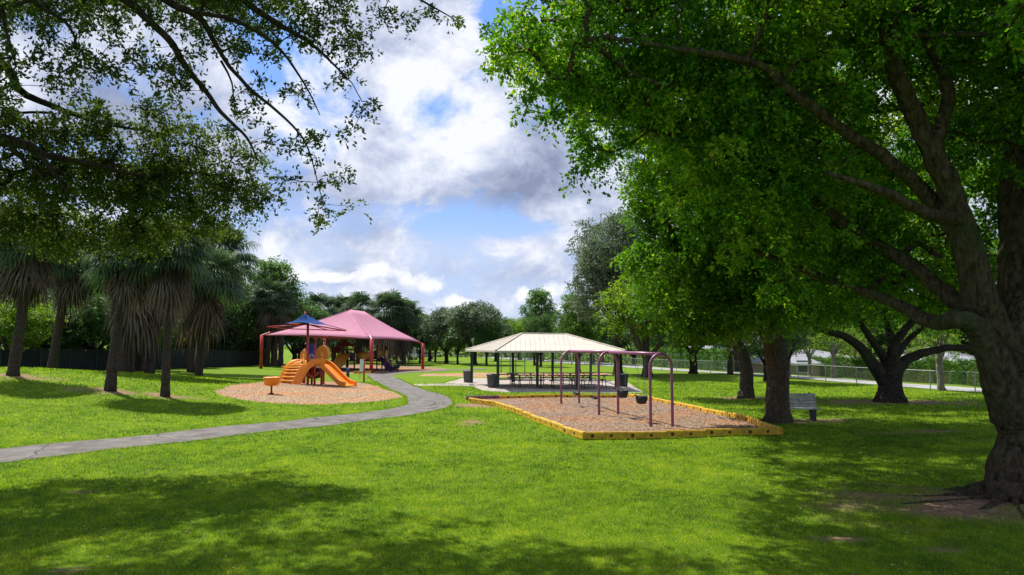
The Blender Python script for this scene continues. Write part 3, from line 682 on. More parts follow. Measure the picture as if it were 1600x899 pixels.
blobs = [B(840, 60, D - .5, 1.0, .9), B(930, 50, D - .5, 1.4, 1.1), B(860, 150, D - .5, .6, .5), B(930, 170, D, .9, .8), B(905, 245, D, .5, .45), B(798, 215, D - .3, .2, .40), B(795, 150, D - .3, .22, .35),
         B(800, 100, D - .5, .45, .45), B(1000, 120, D, 1.2, 1.0), B(1080, 40, D, 1.6, 1.3), B(1020, 210, D + .5, 1.0, .7), B(1100, 150, D, 1.4, 1.1), B(1090, 240, D + 1, 1.1, .8),
         B(1180, 100, D, 1.5, 1.4), B(1180, 250, D + 1.2, 1.5, 1.2), B(1280, 60, D - .5, 1.5, 1.3), B(1270, 200, D + .5, 1.4, 1.3), B(1270, 330, D + 2, 1.8, 1.4),
         B(1380, 380, D + 2.5, 1.6, 1.2), B(1150, 350, D + 2.5, 1.4, 1.0), B(1090, 300, D + 2.2, 1.1, .7), B(1300, 430, D + 3, 1.6, .9), B(1440, 420, D + 3, 1.6, 1.0), B(1540, 250, D + 2.5, 1.8, 1.8),
         B(1550, 90, D + 2, 1.7, 1.3), B(1620, 400, D + 2.5, 1.5, 1.2), B(1640, 200, D + 1, 1.8, 1.9), B(1400, 60, D + 1.5, 1.4, 1.0), B(1330, -80, D, 2.5, 1.5), B(1100, -80, D, 2.2, 1.4), B(960, -60, D - .5, 1.8, 1.0),
         B(1560, -100, D, 2.5, 1.8), B(1700, 0, D - 1, 2.4, 2.2), B(1780, 200, D - 1, 2.0, 2.0), B(1400, -150, D - 2.5, 2.4, 1.5), B(1700, -100, D - 3.5, 2.5, 1.5), B(1150, -140, D + 3, 2.5, 1.5), B(1500, -100, D + 4, 3, 1.8), B(1800, 100, D + 4, 2.8, 2.2),
         (4.4, 17, 8.4, 1.9, 1.9, .6), (6.5, 18, 9.0, 2.3, 2.2, .6), (9.5, 18, 9.2, 2.4, 2.4, .7), (5.5, 20.5, 8.6, 2.0, 1.9, .6), (12.5, 18, 8.8, 2.5, 2.5, .8), (8, 15, 9.6, 2.2, 1.8, .7), (4.5, 14, 8.6, 1.7, 1.5, .6), (9, 21.5, 9, 2.6, 2.0, .7), (13, 14, 8.5, 2.4, 2.4, .8), (2.2, 13.5, 7.8, 1.2, 1.1, .4),  # flat clusters from here on are added to shade the right lawn
         (12.5, 22, 8.8, 2.4, 2.0, .7), (3.6, 15.2, 9, 1.3, 1.5, .5), (10.5, 15.5, 9.8, 2, 2, .7), (15.5, 20, 9, 2.4, 2.4, .8), (1.6, 12.6, 7.6, .9, .9, .4), (6.5, 14.5, 10, 1.8, 1.8, .6)]
lit_tone = lambda p: .16 * np.sin(p[:, 0] * 1.3 + 1) * np.sin(p[:, 2] * 1.7)  # sunlit and dim clumps put into the leaf tone as waves
rg_ = np.random.default_rng(77); ey = rg_.uniform(14.3, 24.5, 1500); ex = rg_.uniform(-1, 14, 1500); kk = (ex > -.3 + .373 * (ey - 15.5)) & (np.sin(ex * 1.4 + .7) * np.sin(ey * 1.25) > -.72 + .3 * rg_.random(1500))
ez = 9.2 + .5 * np.sin(ex * .8) + rg_.normal(0, .35, 1500) - .05 * (ey - 18); shade_pts_f = np.stack([ex, ey, ez], 1)[kk][:1050]  # high leaf clusters added to the crown to cast the right lawn shade
make_tree('fig_tree', 'huge fig tree at the right edge with thick forked limbs over bare roots', 'tree', b, limbs, blobs, 3900, 95, .38, .098, M['leaf_f'], M['bark2'], 21, aspect=.30, r0=.0065, droop=.5, hue=lit_tone, maxr=.05, extra=shade_pts_f)

# --- live oak overhanging from the left, trunk outside the frame
b = np.array((-9.8, 6.5, Hs(-9.8, 6.5))); tt = b + np.array((.6, .5, 4.2))
limbs = [flare(b, .38, tt, .5),
         ([tt, np.array((-8.2, 8, 7.3)), P(40, -120, 9.5), P(190, -5, 10), P(225, 25, 10.3), P(270, 70, 10.6), P(290, 105, 10.9), P(320, 140, 11.2), P(345, 175, 11.4), P(385, 215, 11.7), P(402, 250, 11.9)], [.3, .2, .13, .085, .075, .07, .062, .055, .045, .03, .012]),
         ([np.array((-8.2, 8, 7.3)), P(130, -110, 10), P(255, -2, 10.4), P(300, 20, 10.6), P(322, 42, 10.8), P(352, 95, 11.2), P(392, 140, 11.5), P(440, 180, 11.8), P(478, 225, 12), P(500, 300, 12.2)], [.18, .12, .075, .07, .062, .045, .038, .03, .02, .008]),
         ([np.array((-8.2, 8, 7.3)), P(250, -120, 10.5), P(380, 0, 11), P(430, 35, 11.2), P(465, 55, 11.4), P(500, 80, 11.6), P(550, 130, 11.8)], [.16, .11, .07, .065, .05, .035, .012]),
         ([P(300, 20, 10.6), P(365, 32, 10.8), P(430, 70, 11.2), P(475, 130, 11.6), P(500, 180, 11.8)], [.05, .042, .035, .022, .01]),
         ([np.array((-8.2, 8, 7.3)), P(0, -50, 9.5), P(50, 0, 9.8), P(100, 33, 10), P(118, 60, 10.2)], [.14, .08, .055, .035, .015]),
         ([np.array((-8.2, 8, 7.3)), P(420, -150, 10.5), P(560, -60, 11.2), P(640, -10, 11.6), P(710, 30, 12)], [.1, .08, .055, .03, .01]),
         ([P(345, 95, 11.2), P(362, 130, 11.4), P(366, 175, 11.5)], [.03, .02, .008])]
limbs = limbs[:1] + [(p_, [q_ * .74 for q_ in r_]) for p_, r_ in limbs[1:]]
blobs = [B(30, 40, 10.5, .6), B(110, 30, 10.5, .7, .5), B(170, 80, 10.8, .7, .5), B(150, 120, 11, .5, .3), B(270, 60, 11, .7, .6), B(270, 120, 11.2, .5, .35), B(350, 30, 11.3, .7, .5), B(440, 25, 11.5, .8, .45), B(360, 170, 11.8, .6, .4), B(60, 120, 10.6, .35, .25), B(20, 150, 10.6, .2, .2),
         B(510, 50, 11.8, .75, .5), B(540, 100, 11.9, .45, .35), B(575, 175, 12, .28, .25), B(560, 215, 12, .3, .15), B(560, 30, 12, .6, .4), B(620, 15, 12, .4, .25), B(700, 20, 12.2, .4, .28), B(735, 60, 12.2, .15, .28), B(690, 70, 12.2, .15, .2),
         B(430, 150, 12, .55, .4), B(400, 90, 12, .4, .3), B(440, 225, 12, .5, .25), B(490, 230, 12.2, .35, .25), B(520, 270, 12.3, .3, .3), B(500, 335, 12.3, .3, .22), B(550, 320, 12.4, .28, .1), B(455, 280, 12.2, .3, .2),
         B(60, -90, 10, 1.3, .7), B(250, -90, 10, 1.6, .8), B(450, -90, 10.5, 1.4, .7), B(-100, 60, 9, 1, 1), B(640, -80, 11, 1, .5), B(300, -60, 12.5, 1.6, .8, 1.6), B(80, -40, 12.5, 1.5, .9, 1.5), B(480, -60, 13, 1.3, .7, 1.5), B(-60, -60, 12, 1.5, 1.0), B(-120, 40, 12.5, 1.6, 1.2), B(560, -70, 13, 1.2, .5), B(180, -150, 11.5, 1.5, .8), (-10, 12, 9.3, 1.3, 1.2, .4), (-7.6, 12.3, 9.5, 1.3, 1.2, .4), (-5, 12.5, 9.7, 1.3, 1.2, .4), (-8.5, 14.5, 10.6, 1.4, 1.3, .4), (-2.6, 13, 10, 1.1, 1.0, .4), (-11.5, 10.6, 8.6, 1.4, 1.3, .5), (-6.5, 14.3, 10.6, 1.4, 1.2, .4), (-12.5, 13, 9.5, 1.4, 1.4, .5), (-4, 14, 10.8, 1.2, 1.1, .4)]  # out-of-frame clusters at the end are added to shade the near lawn
shade_pts_o = np.stack([rg_.uniform(-12.5, -5, 420), rg_.uniform(12, 16, 420), rg_.uniform(9, 10, 420)], 1); shade_pts_o[:, 2] += (shade_pts_o[:, 1] - 12) * .25; shade_pts_o = shade_pts_o[np.sin(shade_pts_o[:, 0] * 2.1) * np.sin(shade_pts_o[:, 1] * 2.4) > -.45]  # upper clusters added to fill in the lawn shade at front left
make_tree('live_oak', 'dark live oak whose thin leafy branches hang across the top left of the sky', 'tree', b, limbs, blobs, 1500, 60, .24, .080, M['leaf_o'], M['bark_o'], 31, droop=.5, twigs=6, aspect=.24, r0=.0038, shell=.2, maxr=.03, up=.3, extra=shade_pts_o)
# --- second oak behind it, lower limbs on the left
b = np.array((-17.5, 12.5, Hs(-17.5, 12.5))); tt = b + np.array((.5, .3, 3.2))
limbs = [flare(b, .35, tt, .5),
         ([tt, P(-120, 200, 12.6), P(-40, 214, 12.8), P(0, 218, 13), P(50, 230, 13.2), P(75, 258, 13.4), P(110, 308, 13.6)], [.26, .17, .14, .12, .085, .05, .015]),
         ([P(30, 224, 13.1), P(75, 243, 13.4), P(150, 258, 14), P(220, 274, 14.6), P(300, 270, 15.2), P(370, 285, 15.8)], [.08, .065, .05, .04, .025, .01]),
         ([tt, P(-60, 120, 13.5), P(40, 150, 14), P(150, 190, 14.6), P(260, 210, 15.2)], [.16, .1, .07, .04, .012]),
         ([P(10, 222, 13), P(50, 262, 13.3), P(80, 290, 13.4)], [.05, .035, .012])]
blobs = [B(50, 200, 14, .8, .3), B(130, 195, 14.5, .8, .3), B(230, 190, 15, .9, .4), B(330, 215, 15.5, .8, .4), B(390, 245, 16, .6, .4), B(300, 270, 15.5, 1.0, .4), B(380, 300, 16, .8, .3), B(60, 290, 14.5, 1.0, .4), B(150, 290, 15, 1.2, .5),
         B(250, 300, 15.5, 1.2, .5), B(340, 320, 16, .9, .35), B(40, 340, 15.5, 1.1, .4), B(150, 350, 16, 1.0, .25), B(260, 350, 16.5, .9, .25), B(-80, 200, 13, 1.2, 1.0), B(410, 310, 16, .3, .2), B(-60, 320, 14.5, 1.2, .8), B(80, 365, 16, 1.0, .35), B(200, 375, 16.5, 1.1, .3), B(320, 350, 17, .9, .3), B(240, 250, 15, 1.0, .3), B(110, 245, 14.5, .9, .3)]
make_tree('live_oak', 'olive green live oak with long low limbs reaching over the left palms', 'tree', b, limbs, blobs, 880, 75, .34, .09, M['leaf_o'], M['bark_o'], 32, droop=.4, aspect=.26, r0=.0045, shell=.2, tone0=.55, maxr=.035)

# --- middle trees on the right
def std_limbs(b, top, r, n, spread, rng, h0=.45, lean=(0, 0)):
    b = np.array(b, float); hgt = top - b[2]; tp = b + np.array((lean[0], lean[1], hgt * h0)); L_ = [flare(b, r, tp, hgt * .06)]
    for i in range(n):
        a = 2 * math.pi * (i + rng.uniform(-.2, .2)) / n; s = spread * rng.uniform(.6, .95); dv = np.array((math.cos(a), math.sin(a), 0))
        e_ = tp + dv * s + np.array((0, 0, hgt * (1 - h0) * rng.uniform(.35, .8)))
        L_.append(([tp - np.array((0, 0, .05 * hgt)), tp + dv * s * .3 + np.array((0, 0, hgt * .12)), (tp + e_) / 2 + np.array((0, 0, .06 * hgt)), e_], [r * .62, r * .48, r * .3, r * .06]))
    L_.append(([tp, tp + np.array((.1, .1, hgt * .25)), tp + np.array((0, 0, hgt * (1 - h0) * .9))], [r * .7, r * .4, r * .06])); return L_
b = G(1216, 660); D = b[1]
limbs = [([b + np.array((0, 0, -.2)), b, b + np.array((0, 0, .4)), P(1216, 590, D), P(1212, 540, D), P(1205, 500, D)], [.60, .47, .40, .36, .38, .34]),
         ([P(1214, 548, D), P(1180, 500, D - .5), P(1120, 440, D - 1), P(1060, 400, D - 1)], [.26, .18, .12, .04]), ([P(1210, 530, D), P(1240, 450, D + .5), P(1270, 370, D + 1), P(1280, 290, D + 1)], [.25, .18, .12, .04]),
         ([P(1206, 510, D), P(1180, 420, D), P(1150, 330, D), P(1140, 250, D)], [.24, .16, .1, .04]), ([P(1210, 520, D), P(1160, 500, D + 2), P(1100, 470, D + 2.5)], [.15, .1, .03])]
blobs = [B(1190, 300, D, 2.6, 2.2), B(1090, 330, D - .5, 2.0, 1.6), B(1030, 290, D, 1.2, 1.0), B(1080, 420, D - 1, 1.7, 1.3), B(1050, 470, D - 1, .9, .7), B(1160, 430, D - 1, 2.0, 1.3), B(1110, 505, D - 1, 1.1, .8), B(1180, 500, D - 2, 1.2, .6), B(1270, 400, D, 2.2, 1.8),
         B(1270, 470, D + 1, 1.6, .9), B(1100, 250, D, 1.8, 1.3), B(1010, 340, D, .8, .9), B(1210, 200, D, 2.2, 1.5), B(1330, 330, D + 1, 1.8, 1.4), B(1070, 530, D - .5, .5, .35), B(1000, 410, D, .7, .6), B(1130, 480, D + 2, 2, .9), (9, 23, 8.4, 3, 2, .6), (13, 24, 8.4, 3, 2.2, .6), (5.6, 22.6, 8, 1.8, 1.6, .5), (10, 28, 8, 3, 2.4, .6), (14.5, 27.5, 8, 3, 2.4, .6), (17, 24, 8.5, 2.5, 2.5, .6)]  # flat clusters closing the list are added to shade the lawn below
make_tree('fig_tree', 'fig tree with a straight trunk beside the bench and a low bright green crown', 'tree', b, limbs, blobs, 2200, 75, .55, .14, M['leaf_m'], M['bark'], 22, r0=.010, hue=lit_tone, aspect=.3)
b = G(1166, 622); D = b[1]
limbs = [([b + np.array((0, 0, -.2)), b, b + np.array((0, 0, .4)), P(1166, 580, D), P(1158, 550, D), P(1140, 525, D)], [.5, .42, .34, .32, .3, .26]),
         ([P(1145, 530, D), P(1110, 510, D), P(1070, 480, D), P(1040, 430, D)], [.2, .16, .1, .03]), ([P(1150, 535, D), P(1170, 490, D), P(1180, 430, D), P(1190, 380, D)], [.2, .16, .1, .03])]
blobs = [B(1140, 480, D, 2.6, 1.3), B(1080, 450, D, 2.2, 1.5), B(1030, 460, D + 1, 1.6, 1.1), B(1190, 440, D, 2.4, 1.6), B(1130, 400, D, 2.6, 1.8), B(1020, 400, D, 1.4, 1.2), B(1230, 480, D + 1, 2.2, 1.0), (8.5, 32.5, 7.5, 2.6, 2, .6), (13, 32, 7.5, 3, 2.2, .6)]  # last two flat clusters added for a band of shade on the lawn
make_tree('shade_tree', 'leafy shade tree with a leaning trunk just behind the bench tree', 'tree', b, limbs, blobs, 760, 60, .75, .17, M['leaf_m'], M['bark'], 23, r0=.013)
# spreading oak
b = G(1391, 628); D = b[1]
limbs = [([b + np.array((0, 0, -.25)), b + np.array((0, 0, .05)), P(1391, 605, D), P(1392, 583, D), P(1394, 562, D)], [.85, .68, .50, .47, .42]),
         ([P(1385, 600, D), P(1362, 568, D - .3), P(1345, 543, D - .6), P(1318, 525, D - 1), P(1285, 516, D - 1.3), P(1250, 500, D - 1.5)], [.36, .27, .21, .17, .12, .05]),
         ([P(1400, 580, D), P(1422, 560, D), P(1452, 550, D), P(1480, 544, D), P(1510, 542, D), P(1550, 530, D)], [.30, .23, .18, .17, .14, .06]),
         ([P(1392, 572, D), P(1398, 540, D), P(1415, 515, D + .5), P(1440, 480, D + 1), P(1450, 440, D + 1)], [.28, .22, .17, .12, .05]),
         ([P(1390, 575, D), P(1372, 545, D), P(1355, 520, D - .3), P(1335, 490, D - .3), P(1310, 450, D)], [.24, .19, .15, .1, .04]),
         ([P(1393, 575, D), P(1392, 540, D + 1), P(1385, 500, D + 2), P(1380, 440, D + 2)], [.22, .17, .12, .05]),
         ([P(1395, 565, D), P(1420, 530, D + 2), P(1455, 505, D + 2.5), P(1500, 480, D + 3)], [.18, .14, .1, .04])]
blobs = [B(1280, 490, D - 1, 2.2, .7), B(1330, 460, D, 2.6, 1.3), B(1400, 450, D, 3, 1.3), B(1480, 460, D + 1, 2.6, 1.2), B(1540, 490, D + 1, 2, .9), B(1260, 430, D, 2.4, 1.4), B(1350, 400, D + 1, 3, 1.5), B(1460, 390, D + 1, 3, 1.6), B(1560, 420, D + 1, 2.5, 1.5), B(1400, 350, D + 2, 4, 1.6),
         B(1235, 500, D + 1, 1.3, .5), B(1400, 490, D + 3, 2.4, .6), B(1330, 505, D + 2, 1.6, .35), B(1470, 505, D + 3, 1.6, .4), (15, 31.5, 6.6, 3, 2, .6), (20, 31, 6.6, 3, 2, .6), (18, 36, 8, 4, 3, .8), (24, 33, 7, 3.5, 3, .8)]  # last four flat clusters added to widen the shade under the oak
make_tree('spreading_oak', 'dark spreading oak whose low limbs fan out in front of the right fence', 'tree', b, limbs, blobs, 1250, 58, .75, .16, M['leaf_m'], M['bark_o'], 24, r0=.013, tone0=.36, shell=.5)

# --- generic tree prototypes, scaled copies
proto = {}
def mk_proto(key, name, leaf, bark, seed, h, w, ncl, per, Rc, L, h0=.35, r=.28, nb=7, shell=.5, sq=.36, tone0=.42, droop=.35):
    rng = np.random.default_rng(seed); b0 = np.zeros(3)
    bl = [(0, 0, h * .66, w * .62, w * .62, h * sq * .8)]
    for i in range(nb):
        a = 2 * math.pi * i / nb + rng.uniform(-.3, .3); rr = w * rng.uniform(.4, .62)
        bl.append((math.cos(a) * rr, math.sin(a) * rr, h * rng.uniform(.42, .78), w * rng.uniform(.28, .42), w * rng.uniform(.28, .42), h * rng.uniform(.12, .2)))
    for i in range(3): bl.append((rng.uniform(-.3, .3) * w, rng.uniform(-.3, .3) * w, h * rng.uniform(.82, .92), w * .3, w * .3, h * .1))
    proto[key] = dict(args=(name, leaf, bark, seed, h, w, ncl, per, Rc, L, h0, r, bl, shell, tone0, droop), root=None, h=h)
def plant(key, loc, height, label, rz=0, wide=1.0, group=None, cat='tree', name=None):
    pr = proto[key]; loc = [float(q) for q in loc]
    if pr['root'] is None:
        nm, leaf, bark, seed, h, w, ncl, per, Rc, L, h0, r, bl, shell, tone0, droop = pr['args']
        rng = np.random.default_rng(seed + 500)
        root = make_tree(nm, label, cat, np.zeros(3), std_limbs((0, 0, 0), h, r, 5, w, rng, h0), bl, ncl, per, Rc, L, leaf, bark, seed, group, shell=shell, r0=.014, tone0=tone0, droop=droop)
        pr['root'] = root; pr['kids'] = [x for x in col.objects if x.parent == root]; c = root
    else:
        c = pr['root'].copy(); col.objects.link(c)
        for ch in pr['kids']:
            k = ch.copy(); col.objects.link(k); k.parent = c
    s = height / pr['h']; c.location = loc; c.rotation_euler = (0, 0, rz); c.scale = (s * wide, s * wide, s)
    c['label'] = label; c['category'] = cat
    if group: c['group'] = group
    elif 'group' in c: del c['group']
    return c
mk_proto('oak', 'oak_tree', M['leaf_g'], M['bark_o'], 41, 10, 5.0, 420, 75, .85, .22, .22, nb=9)
mk_proto('oak2', 'oak_tree', M['leaf_d'], M['bark_o'], 42, 10, 4.6, 420, 75, .8, .22, .25, nb=8)
mk_proto('fresh', 'leafy_tree', M['leaf_n'], M['bark'], 43, 12, 3.6, 400, 80, .75, .20, .2, nb=8, sq=.42)
mk_proto('yel', 'leafy_tree', M['leaf_y'], M['bark'], 44, 8, 4.0, 300, 75, .75, .18, .2, nb=8, tone0=.35)
mk_proto('grey', 'oak_tree', M['leaf_g'], M['bark_o'], 45, 12, 4.8, 900, 85, .62, .15, .28, nb=11, tone0=.5)
mk_proto('pale', 'small_tree', M['leaf_y'], M['bark_g'], 46, 6, 2.6, 90, 50, .55, .13, .35, r=.14, nb=6, tone0=.3)
mk_proto('bush', 'shrub', M['leaf_d'], M['bark'], 47, 4, 2.4, 260, 75, .6, .15, .1, r=.10, nb=8, sq=.5)
def at_px(px, d, dz=0):
    x = (px - CX) / F * d * 1.0; return (x, d, Hs(x, d) + dz)
GT = 'trees beyond the playground lawn'
# behind the pavilion and right
plant('grey', at_px(965, 62), 15.0, 'tall grey green oak behind the pavilion with a ragged top against the sky', 1.1, .95)
plant('yel', at_px(1010, 56), 8.5, 'yellow green tree at the foot of the tall grey oak', .4, 1.1)
plant('oak2', at_px(1082, 64), 8.5, 'dark low oak with several leaning stems behind the swing set', 2.2, 1.3)
plant('oak', at_px(1150, 75), 9, 'grey oak behind the leaning shade tree, near the right fence', .9, 1.1)
plant('fresh', at_px(903, 70), 8.2, 'fresh green tree left of the tall grey oak', 0, 1.1)
plant('fresh', at_px(846, 118), 12.6, 'tall light green tree standing alone above the pavilion roof', .6, 1.0)
plant('fresh', at_px(893, 125), 9.5, 'light green tree just right of the tall one above the pavilion', 2.6, 1.25)
plant('oak2', at_px(925, 100), 8.0, 'dark green tree deep behind the right end of the pavilion roof', 1.6, 1.2)
plant('yel', at_px(812, 130), 7.8, 'low yellowish tree left of the tall light green one', 1.6, 1.2)
plant('fresh', at_px(790, 150), 8.6, 'green tree in the gap between the dark oaks and the pavilion', 3.6, 1.3)
plant('oak', at_px(742, 96), 9.0, 'broad blue grey oak, larger of the two in the centre of the lawn edge', 0.3, 1.12)
plant('oak', at_px(698, 104), 8.6, 'blue grey oak left of the broadest oak in the centre', 2.1, 1.05)
plant('oak2', at_px(672, 118), 8.0, 'dark oak beyond the right corner of the pink canopy', 1.0, 1.1)
plant('oak2', at_px(632, 108), 8.4, 'dark oak seen over the pink canopy slope', 3.3, 1.1)
plant('oak', at_px(604, 120), 8.6, 'oak behind the right half of the pink canopy', 4.2, 1.1)
plant('fresh', at_px(660, 138), 9.0, 'lighter green tree between the canopy and the centre oaks', 4.4, 1.1)
plant('oak2', at_px(560, 122), 9.2, 'dark tree behind the peak of the pink canopy', 5.1, 1.1)
plant('fresh', at_px(523, 112), 8.8, 'green tree behind the left slope of the pink canopy', 2.4, 1.2)
plant('oak2', at_px(775, 118), 7.5, 'small dark oak at the right end of the centre oaks', 2.9, 1.1)
plant('fresh', at_px(430, 86), 13.5, 'tall fresh green tree rising behind the round skirted palm', 1.2, 1.15)
plant('oak2', at_px(470, 92), 8.5, 'dark tree right of the round skirted palm', .2, 1.1)
plant('yel', at_px(384, 92), 8.5, 'yellow green tree beside the left fence near the canopy', 4.0, 1.1)
plant('yel', at_px(462, 100), 8.0, 'yellow green tree behind the blue shade sail', 5.0, 1.1)
for i, (px, d, h_, k, w_) in enumerate([(480, 170, 10, 'oak2', 1.4), (540, 175, 10, 'oak', 1.4), (600, 180, 9.5, 'oak2', 1.4), (655, 190, 10, 'oak', 1.4), (715, 195, 9.5, 'oak2', 1.4), (770, 200, 9.5, 'oak', 1.4), (830, 190, 9.5, 'oak2', 1.4),
                                  (885, 185, 10, 'oak', 1.4), (940, 160, 10, 'oak2', 1.4), (990, 140, 10, 'oak', 1.5), (1040, 120, 9.5, 'oak2', 1.5), (1085, 105, 9.5, 'oak', 1.4), (1130, 100, 9.5, 'oak2', 1.4), (1185, 98, 9, 'oak', 1.4), (1240, 95, 9, 'oak2', 1.4),
                                  (1300, 95, 9.5, 'oak', 1.4), (1360, 92, 9.5, 'oak2', 1.4), (1420, 92, 9.5, 'oak', 1.4), (1480, 90, 9.5, 'oak2', 1.4), (1540, 88, 9.5, 'oak', 1.4), (1600, 84, 9, 'oak2', 1.4), (1670, 80, 9, 'oak', 1.4)]):
    plant(k, at_px(px, d), h_, 'dark tree in the distant belt that closes the park behind the nearer trees', i * 1.7, w_, 'distant tree belt')
# left, behind the fence
for px, d, h_, k, lb in [(-30, 54, 10.5, 'oak2', 'dark tree behind the left fence at the very edge of the frame'), (30, 50, 5.6, 'yel', 'yellow green shrubby tree behind the leftmost palm trunk'), (95, 55, 5.2, 'bush', 'bushy tree over the left fence between the first two palms'), (150, 56, 6.2, 'oak2', 'dark leafy tree over the left fence behind the leaning palm'),
                         (225, 60, 6.2, 'yel', 'yellow green tree over the fence between the middle palms'), (190, 70, 13.0, 'oak2', 'taller dark tree further behind the middle palms'), (285, 70, 6.8, 'oak2', 'dark tree over the fence behind the rightmost palms of the cluster'), (335, 84, 7.8, 'bush', 'bushy green tree over the fence right of the palm cluster'),
                         (60, 68, 12, 'oak', 'grey green tree far behind the leftmost palm'), (360, 92, 9.5, 'oak2', 'tall dark tree at the far end of the left fence'), (120, 72, 13.5, 'oak', 'grey green tree far behind the leaning palm'), (270, 82, 14.5, 'oak', 'grey green tree deep behind the palm cluster'), (402, 97, 7.5, 'bush', 'green bush beside the fence behind the canopy')]:
    plant(k, at_px(px, d, 0), h_, lb, px * .1, 1.15, cat='tree')
# pale stemmed little trees along the right road
for px, d, h_, lb in [(1300, 56, 5.6, 'pale stemmed small tree behind the fence left of the spreading oak'), (1262, 60, 5.2, 'second pale stemmed small tree, nearer the bench tree'), (1335, 62, 5.6, 'slim pale tree seen between the limbs of the spreading oak'), (1455, 56, 6, 'pale leaning small tree in front of the orange house wall'), (1230, 58, 5, 'small pale tree close behind the bench tree trunk')]:
    plant('pale', at_px(px, d), h_, lb, px, 1.1)
b = at_px(1430, 44.2)
plant('pale', (rd(-.6, 41)[0] - .9, 41.5, Hs(rd(-.6, 41)[0] - .9, 41.5)), 7.5, 'young pale trunked tree beside the right fence and the spreading oak', .5, 1.0)
for px, py in ((1197, 596), (1228, 598), (845, 574), (715, 569.5), (760, 571), (620, 568), (680, 566), (656, 567), (835, 571)):
    g = G(px, py); near = py > 590
    plant('oak2' if not near else 'oak', g, 6.4 if near else 6.6, {1197: 'slim oak behind the leaning shade tree', 1228: 'slim oak right behind the bench tree', 845: 'small lawn tree seen through the pavilion, right one', 715: 'small lawn tree left of the pavilion', 760: 'small lawn tree seen under the left end of the pavilion roof',
          620: 'small tree under the right side of the pink canopy', 680: 'small tree right of the pink canopy post', 656: 'small tree just behind the right canopy post', 835: 'small lawn tree seen through the pavilion, left of its neighbour'}[px], px, .9 if near else .75)

# --- palms
def frond(V, T, rng, org, az, el, pet, fan, droop, nseg, tone, width=.035):
    d = np.array((math.cos(az) * math.cos(el), math.sin(az) * math.cos(el), math.sin(el))); side = np.array((-math.sin(az), math.cos(az), 0)); up = np.cross(side, d) * -1
    up = np.cross(d, side)
    c = org + d * pet; c[2] -= droop * .25 * pet
    s = side * .02
    V.append([org - s, org + s, c + s * .6, c - s * .6]); T.append(tone)
    for k in range(nseg):
        a = -1.9 + 3.8 * k / (nseg - 1) + rng.uniform(-.05, .05); L_ = fan * (1 - .22 * abs(a) / 1.9) * rng.uniform(.85, 1.1)
        dr = d * math.cos(a) + side * math.sin(a); w = width * np.cross(dr, up); w = w / (np.linalg.norm(w) + 1e-9) * width
        p1 = c + dr * L_ * .55; p1[2] -= droop * .12 * L_; p2 = c + dr * L_ * .95; p2[2] -= droop * .55 * L_ ; p3 = c + dr * L_ * 1.05; p3[2] -= droop * .95 * L_
        t_ = tone + rng.normal(0, .1)
        V.append([c, c, p1 + w, p1 - w]); V.append([p1 - w, p1 + w, p2 + w * .6, p2 - w * .6]); V.append([p2 - w * .6, p2 + w * .6, p3, p3]); T.extend([t_, t_, t_])
def palm_heads(seed, nlive, ndead, fan=1.0):
    rng = np.random.default_rng(seed); V = []; T = []; V2 = []; T2 = []
    o = np.zeros(3)
    for i in range(nlive):
        el = rng.uniform(-.45, 1.35); frond(V, T, rng, o + rng.normal(0, .08, 3), rng.uniform(0, 6.283), el, rng.uniform(.8, 1.3), fan * rng.uniform(.8, 1.1), rng.uniform(.5, 1.0), 19, np.clip(rng.normal(.4, .2), 0, 1))
    for i in range(ndead):
        el = rng.uniform(-1.52, -.7); frond(V2, T2, rng, o + np.array((rng.normal(0, .12), rng.normal(0, .12), -rng.uniform(.1, 1.1))), rng.uniform(0, 6.283), el, rng.uniform(.35, .8), fan * rng.uniform(.65, 1.15), rng.uniform(.5, 1.5), 15, np.clip(rng.normal(.35, .25), 0, 1))
    out = []
    for nm, v, t_ in (('fronds', V, T), ('dead_skirt', V2, T2)):
        v = np.array(v).reshape(-1, 3); n = len(t_); out.append(np_mesh(nm, v, n, np.arange(4 * n), np.arange(n) * 4, False, np.clip(t_, 0, 1)))
    out[0].materials.append(M['frond']); out[1].materials.append(M['dead']); return out
heads = [palm_heads(61, 85, 60), palm_heads(62, 90, 50), palm_heads(63, 60, 40, .95)]
def palm(base, top, r, hd, s, label, group=None, rz=0, mid=None):
    root = empty('palm_tree', base, label, 'palm', group); base = np.array(base, float); top = np.array(top, float)
    mid = (base + top) / 2 if mid is None else mid; n = 26; pts = []; rad = []; rng = np.random.default_rng(int(abs(base[0]) * 100))
    for i in range(n + 1):
        t = i / n; pts.append((1 - t) ** 2 * base + 2 * t * (1 - t) * mid + t * t * top - (np.array((0, 0, .15)) if i == 0 else 0)); rad.append(r * (1.35 if i == 0 else 1.15 - .15 * min(1, t * 5)) * rng.uniform(.94, 1.06) * (1 - .12 * t))
    MB().tube(pts, rad, 12).build('trunk', M['bark_p'], root, smooth=True)
    for me in heads[hd]:
        o = bpy.data.objects.new(me.name.split('.')[0], me); col.objects.link(o); o.parent = root
        o.location = (top - base).tolist(); o.rotation_euler = (rng.uniform(-.1, .1), rng.uniform(-.1, .1), rz); sk = rng.uniform(.85, 1.25) if me is heads[hd][1] else 1; o.scale = (s * (1.05 - .25 * (sk - 1)), s, s * sk)
    return root
PG = 'palms on the left mound'
def palm_px(bpx, tpx, r, hd, s, label, rz=0, g=PG, dd=0, bow=0):
    b_ = G(*bpx); t_ = P(tpx[0], tpx[1], b_[1] + dd); m_ = (b_ + t_) / 2 + np.array((bow, 0, 0)); return palm(b_, t_, r, hd, s, label, g, rz, m_)
palm_px((20, 587), (52, 372), .22, 0, 1.0, 'leftmost skirted palm with its thick trunk near the photo edge', .3)
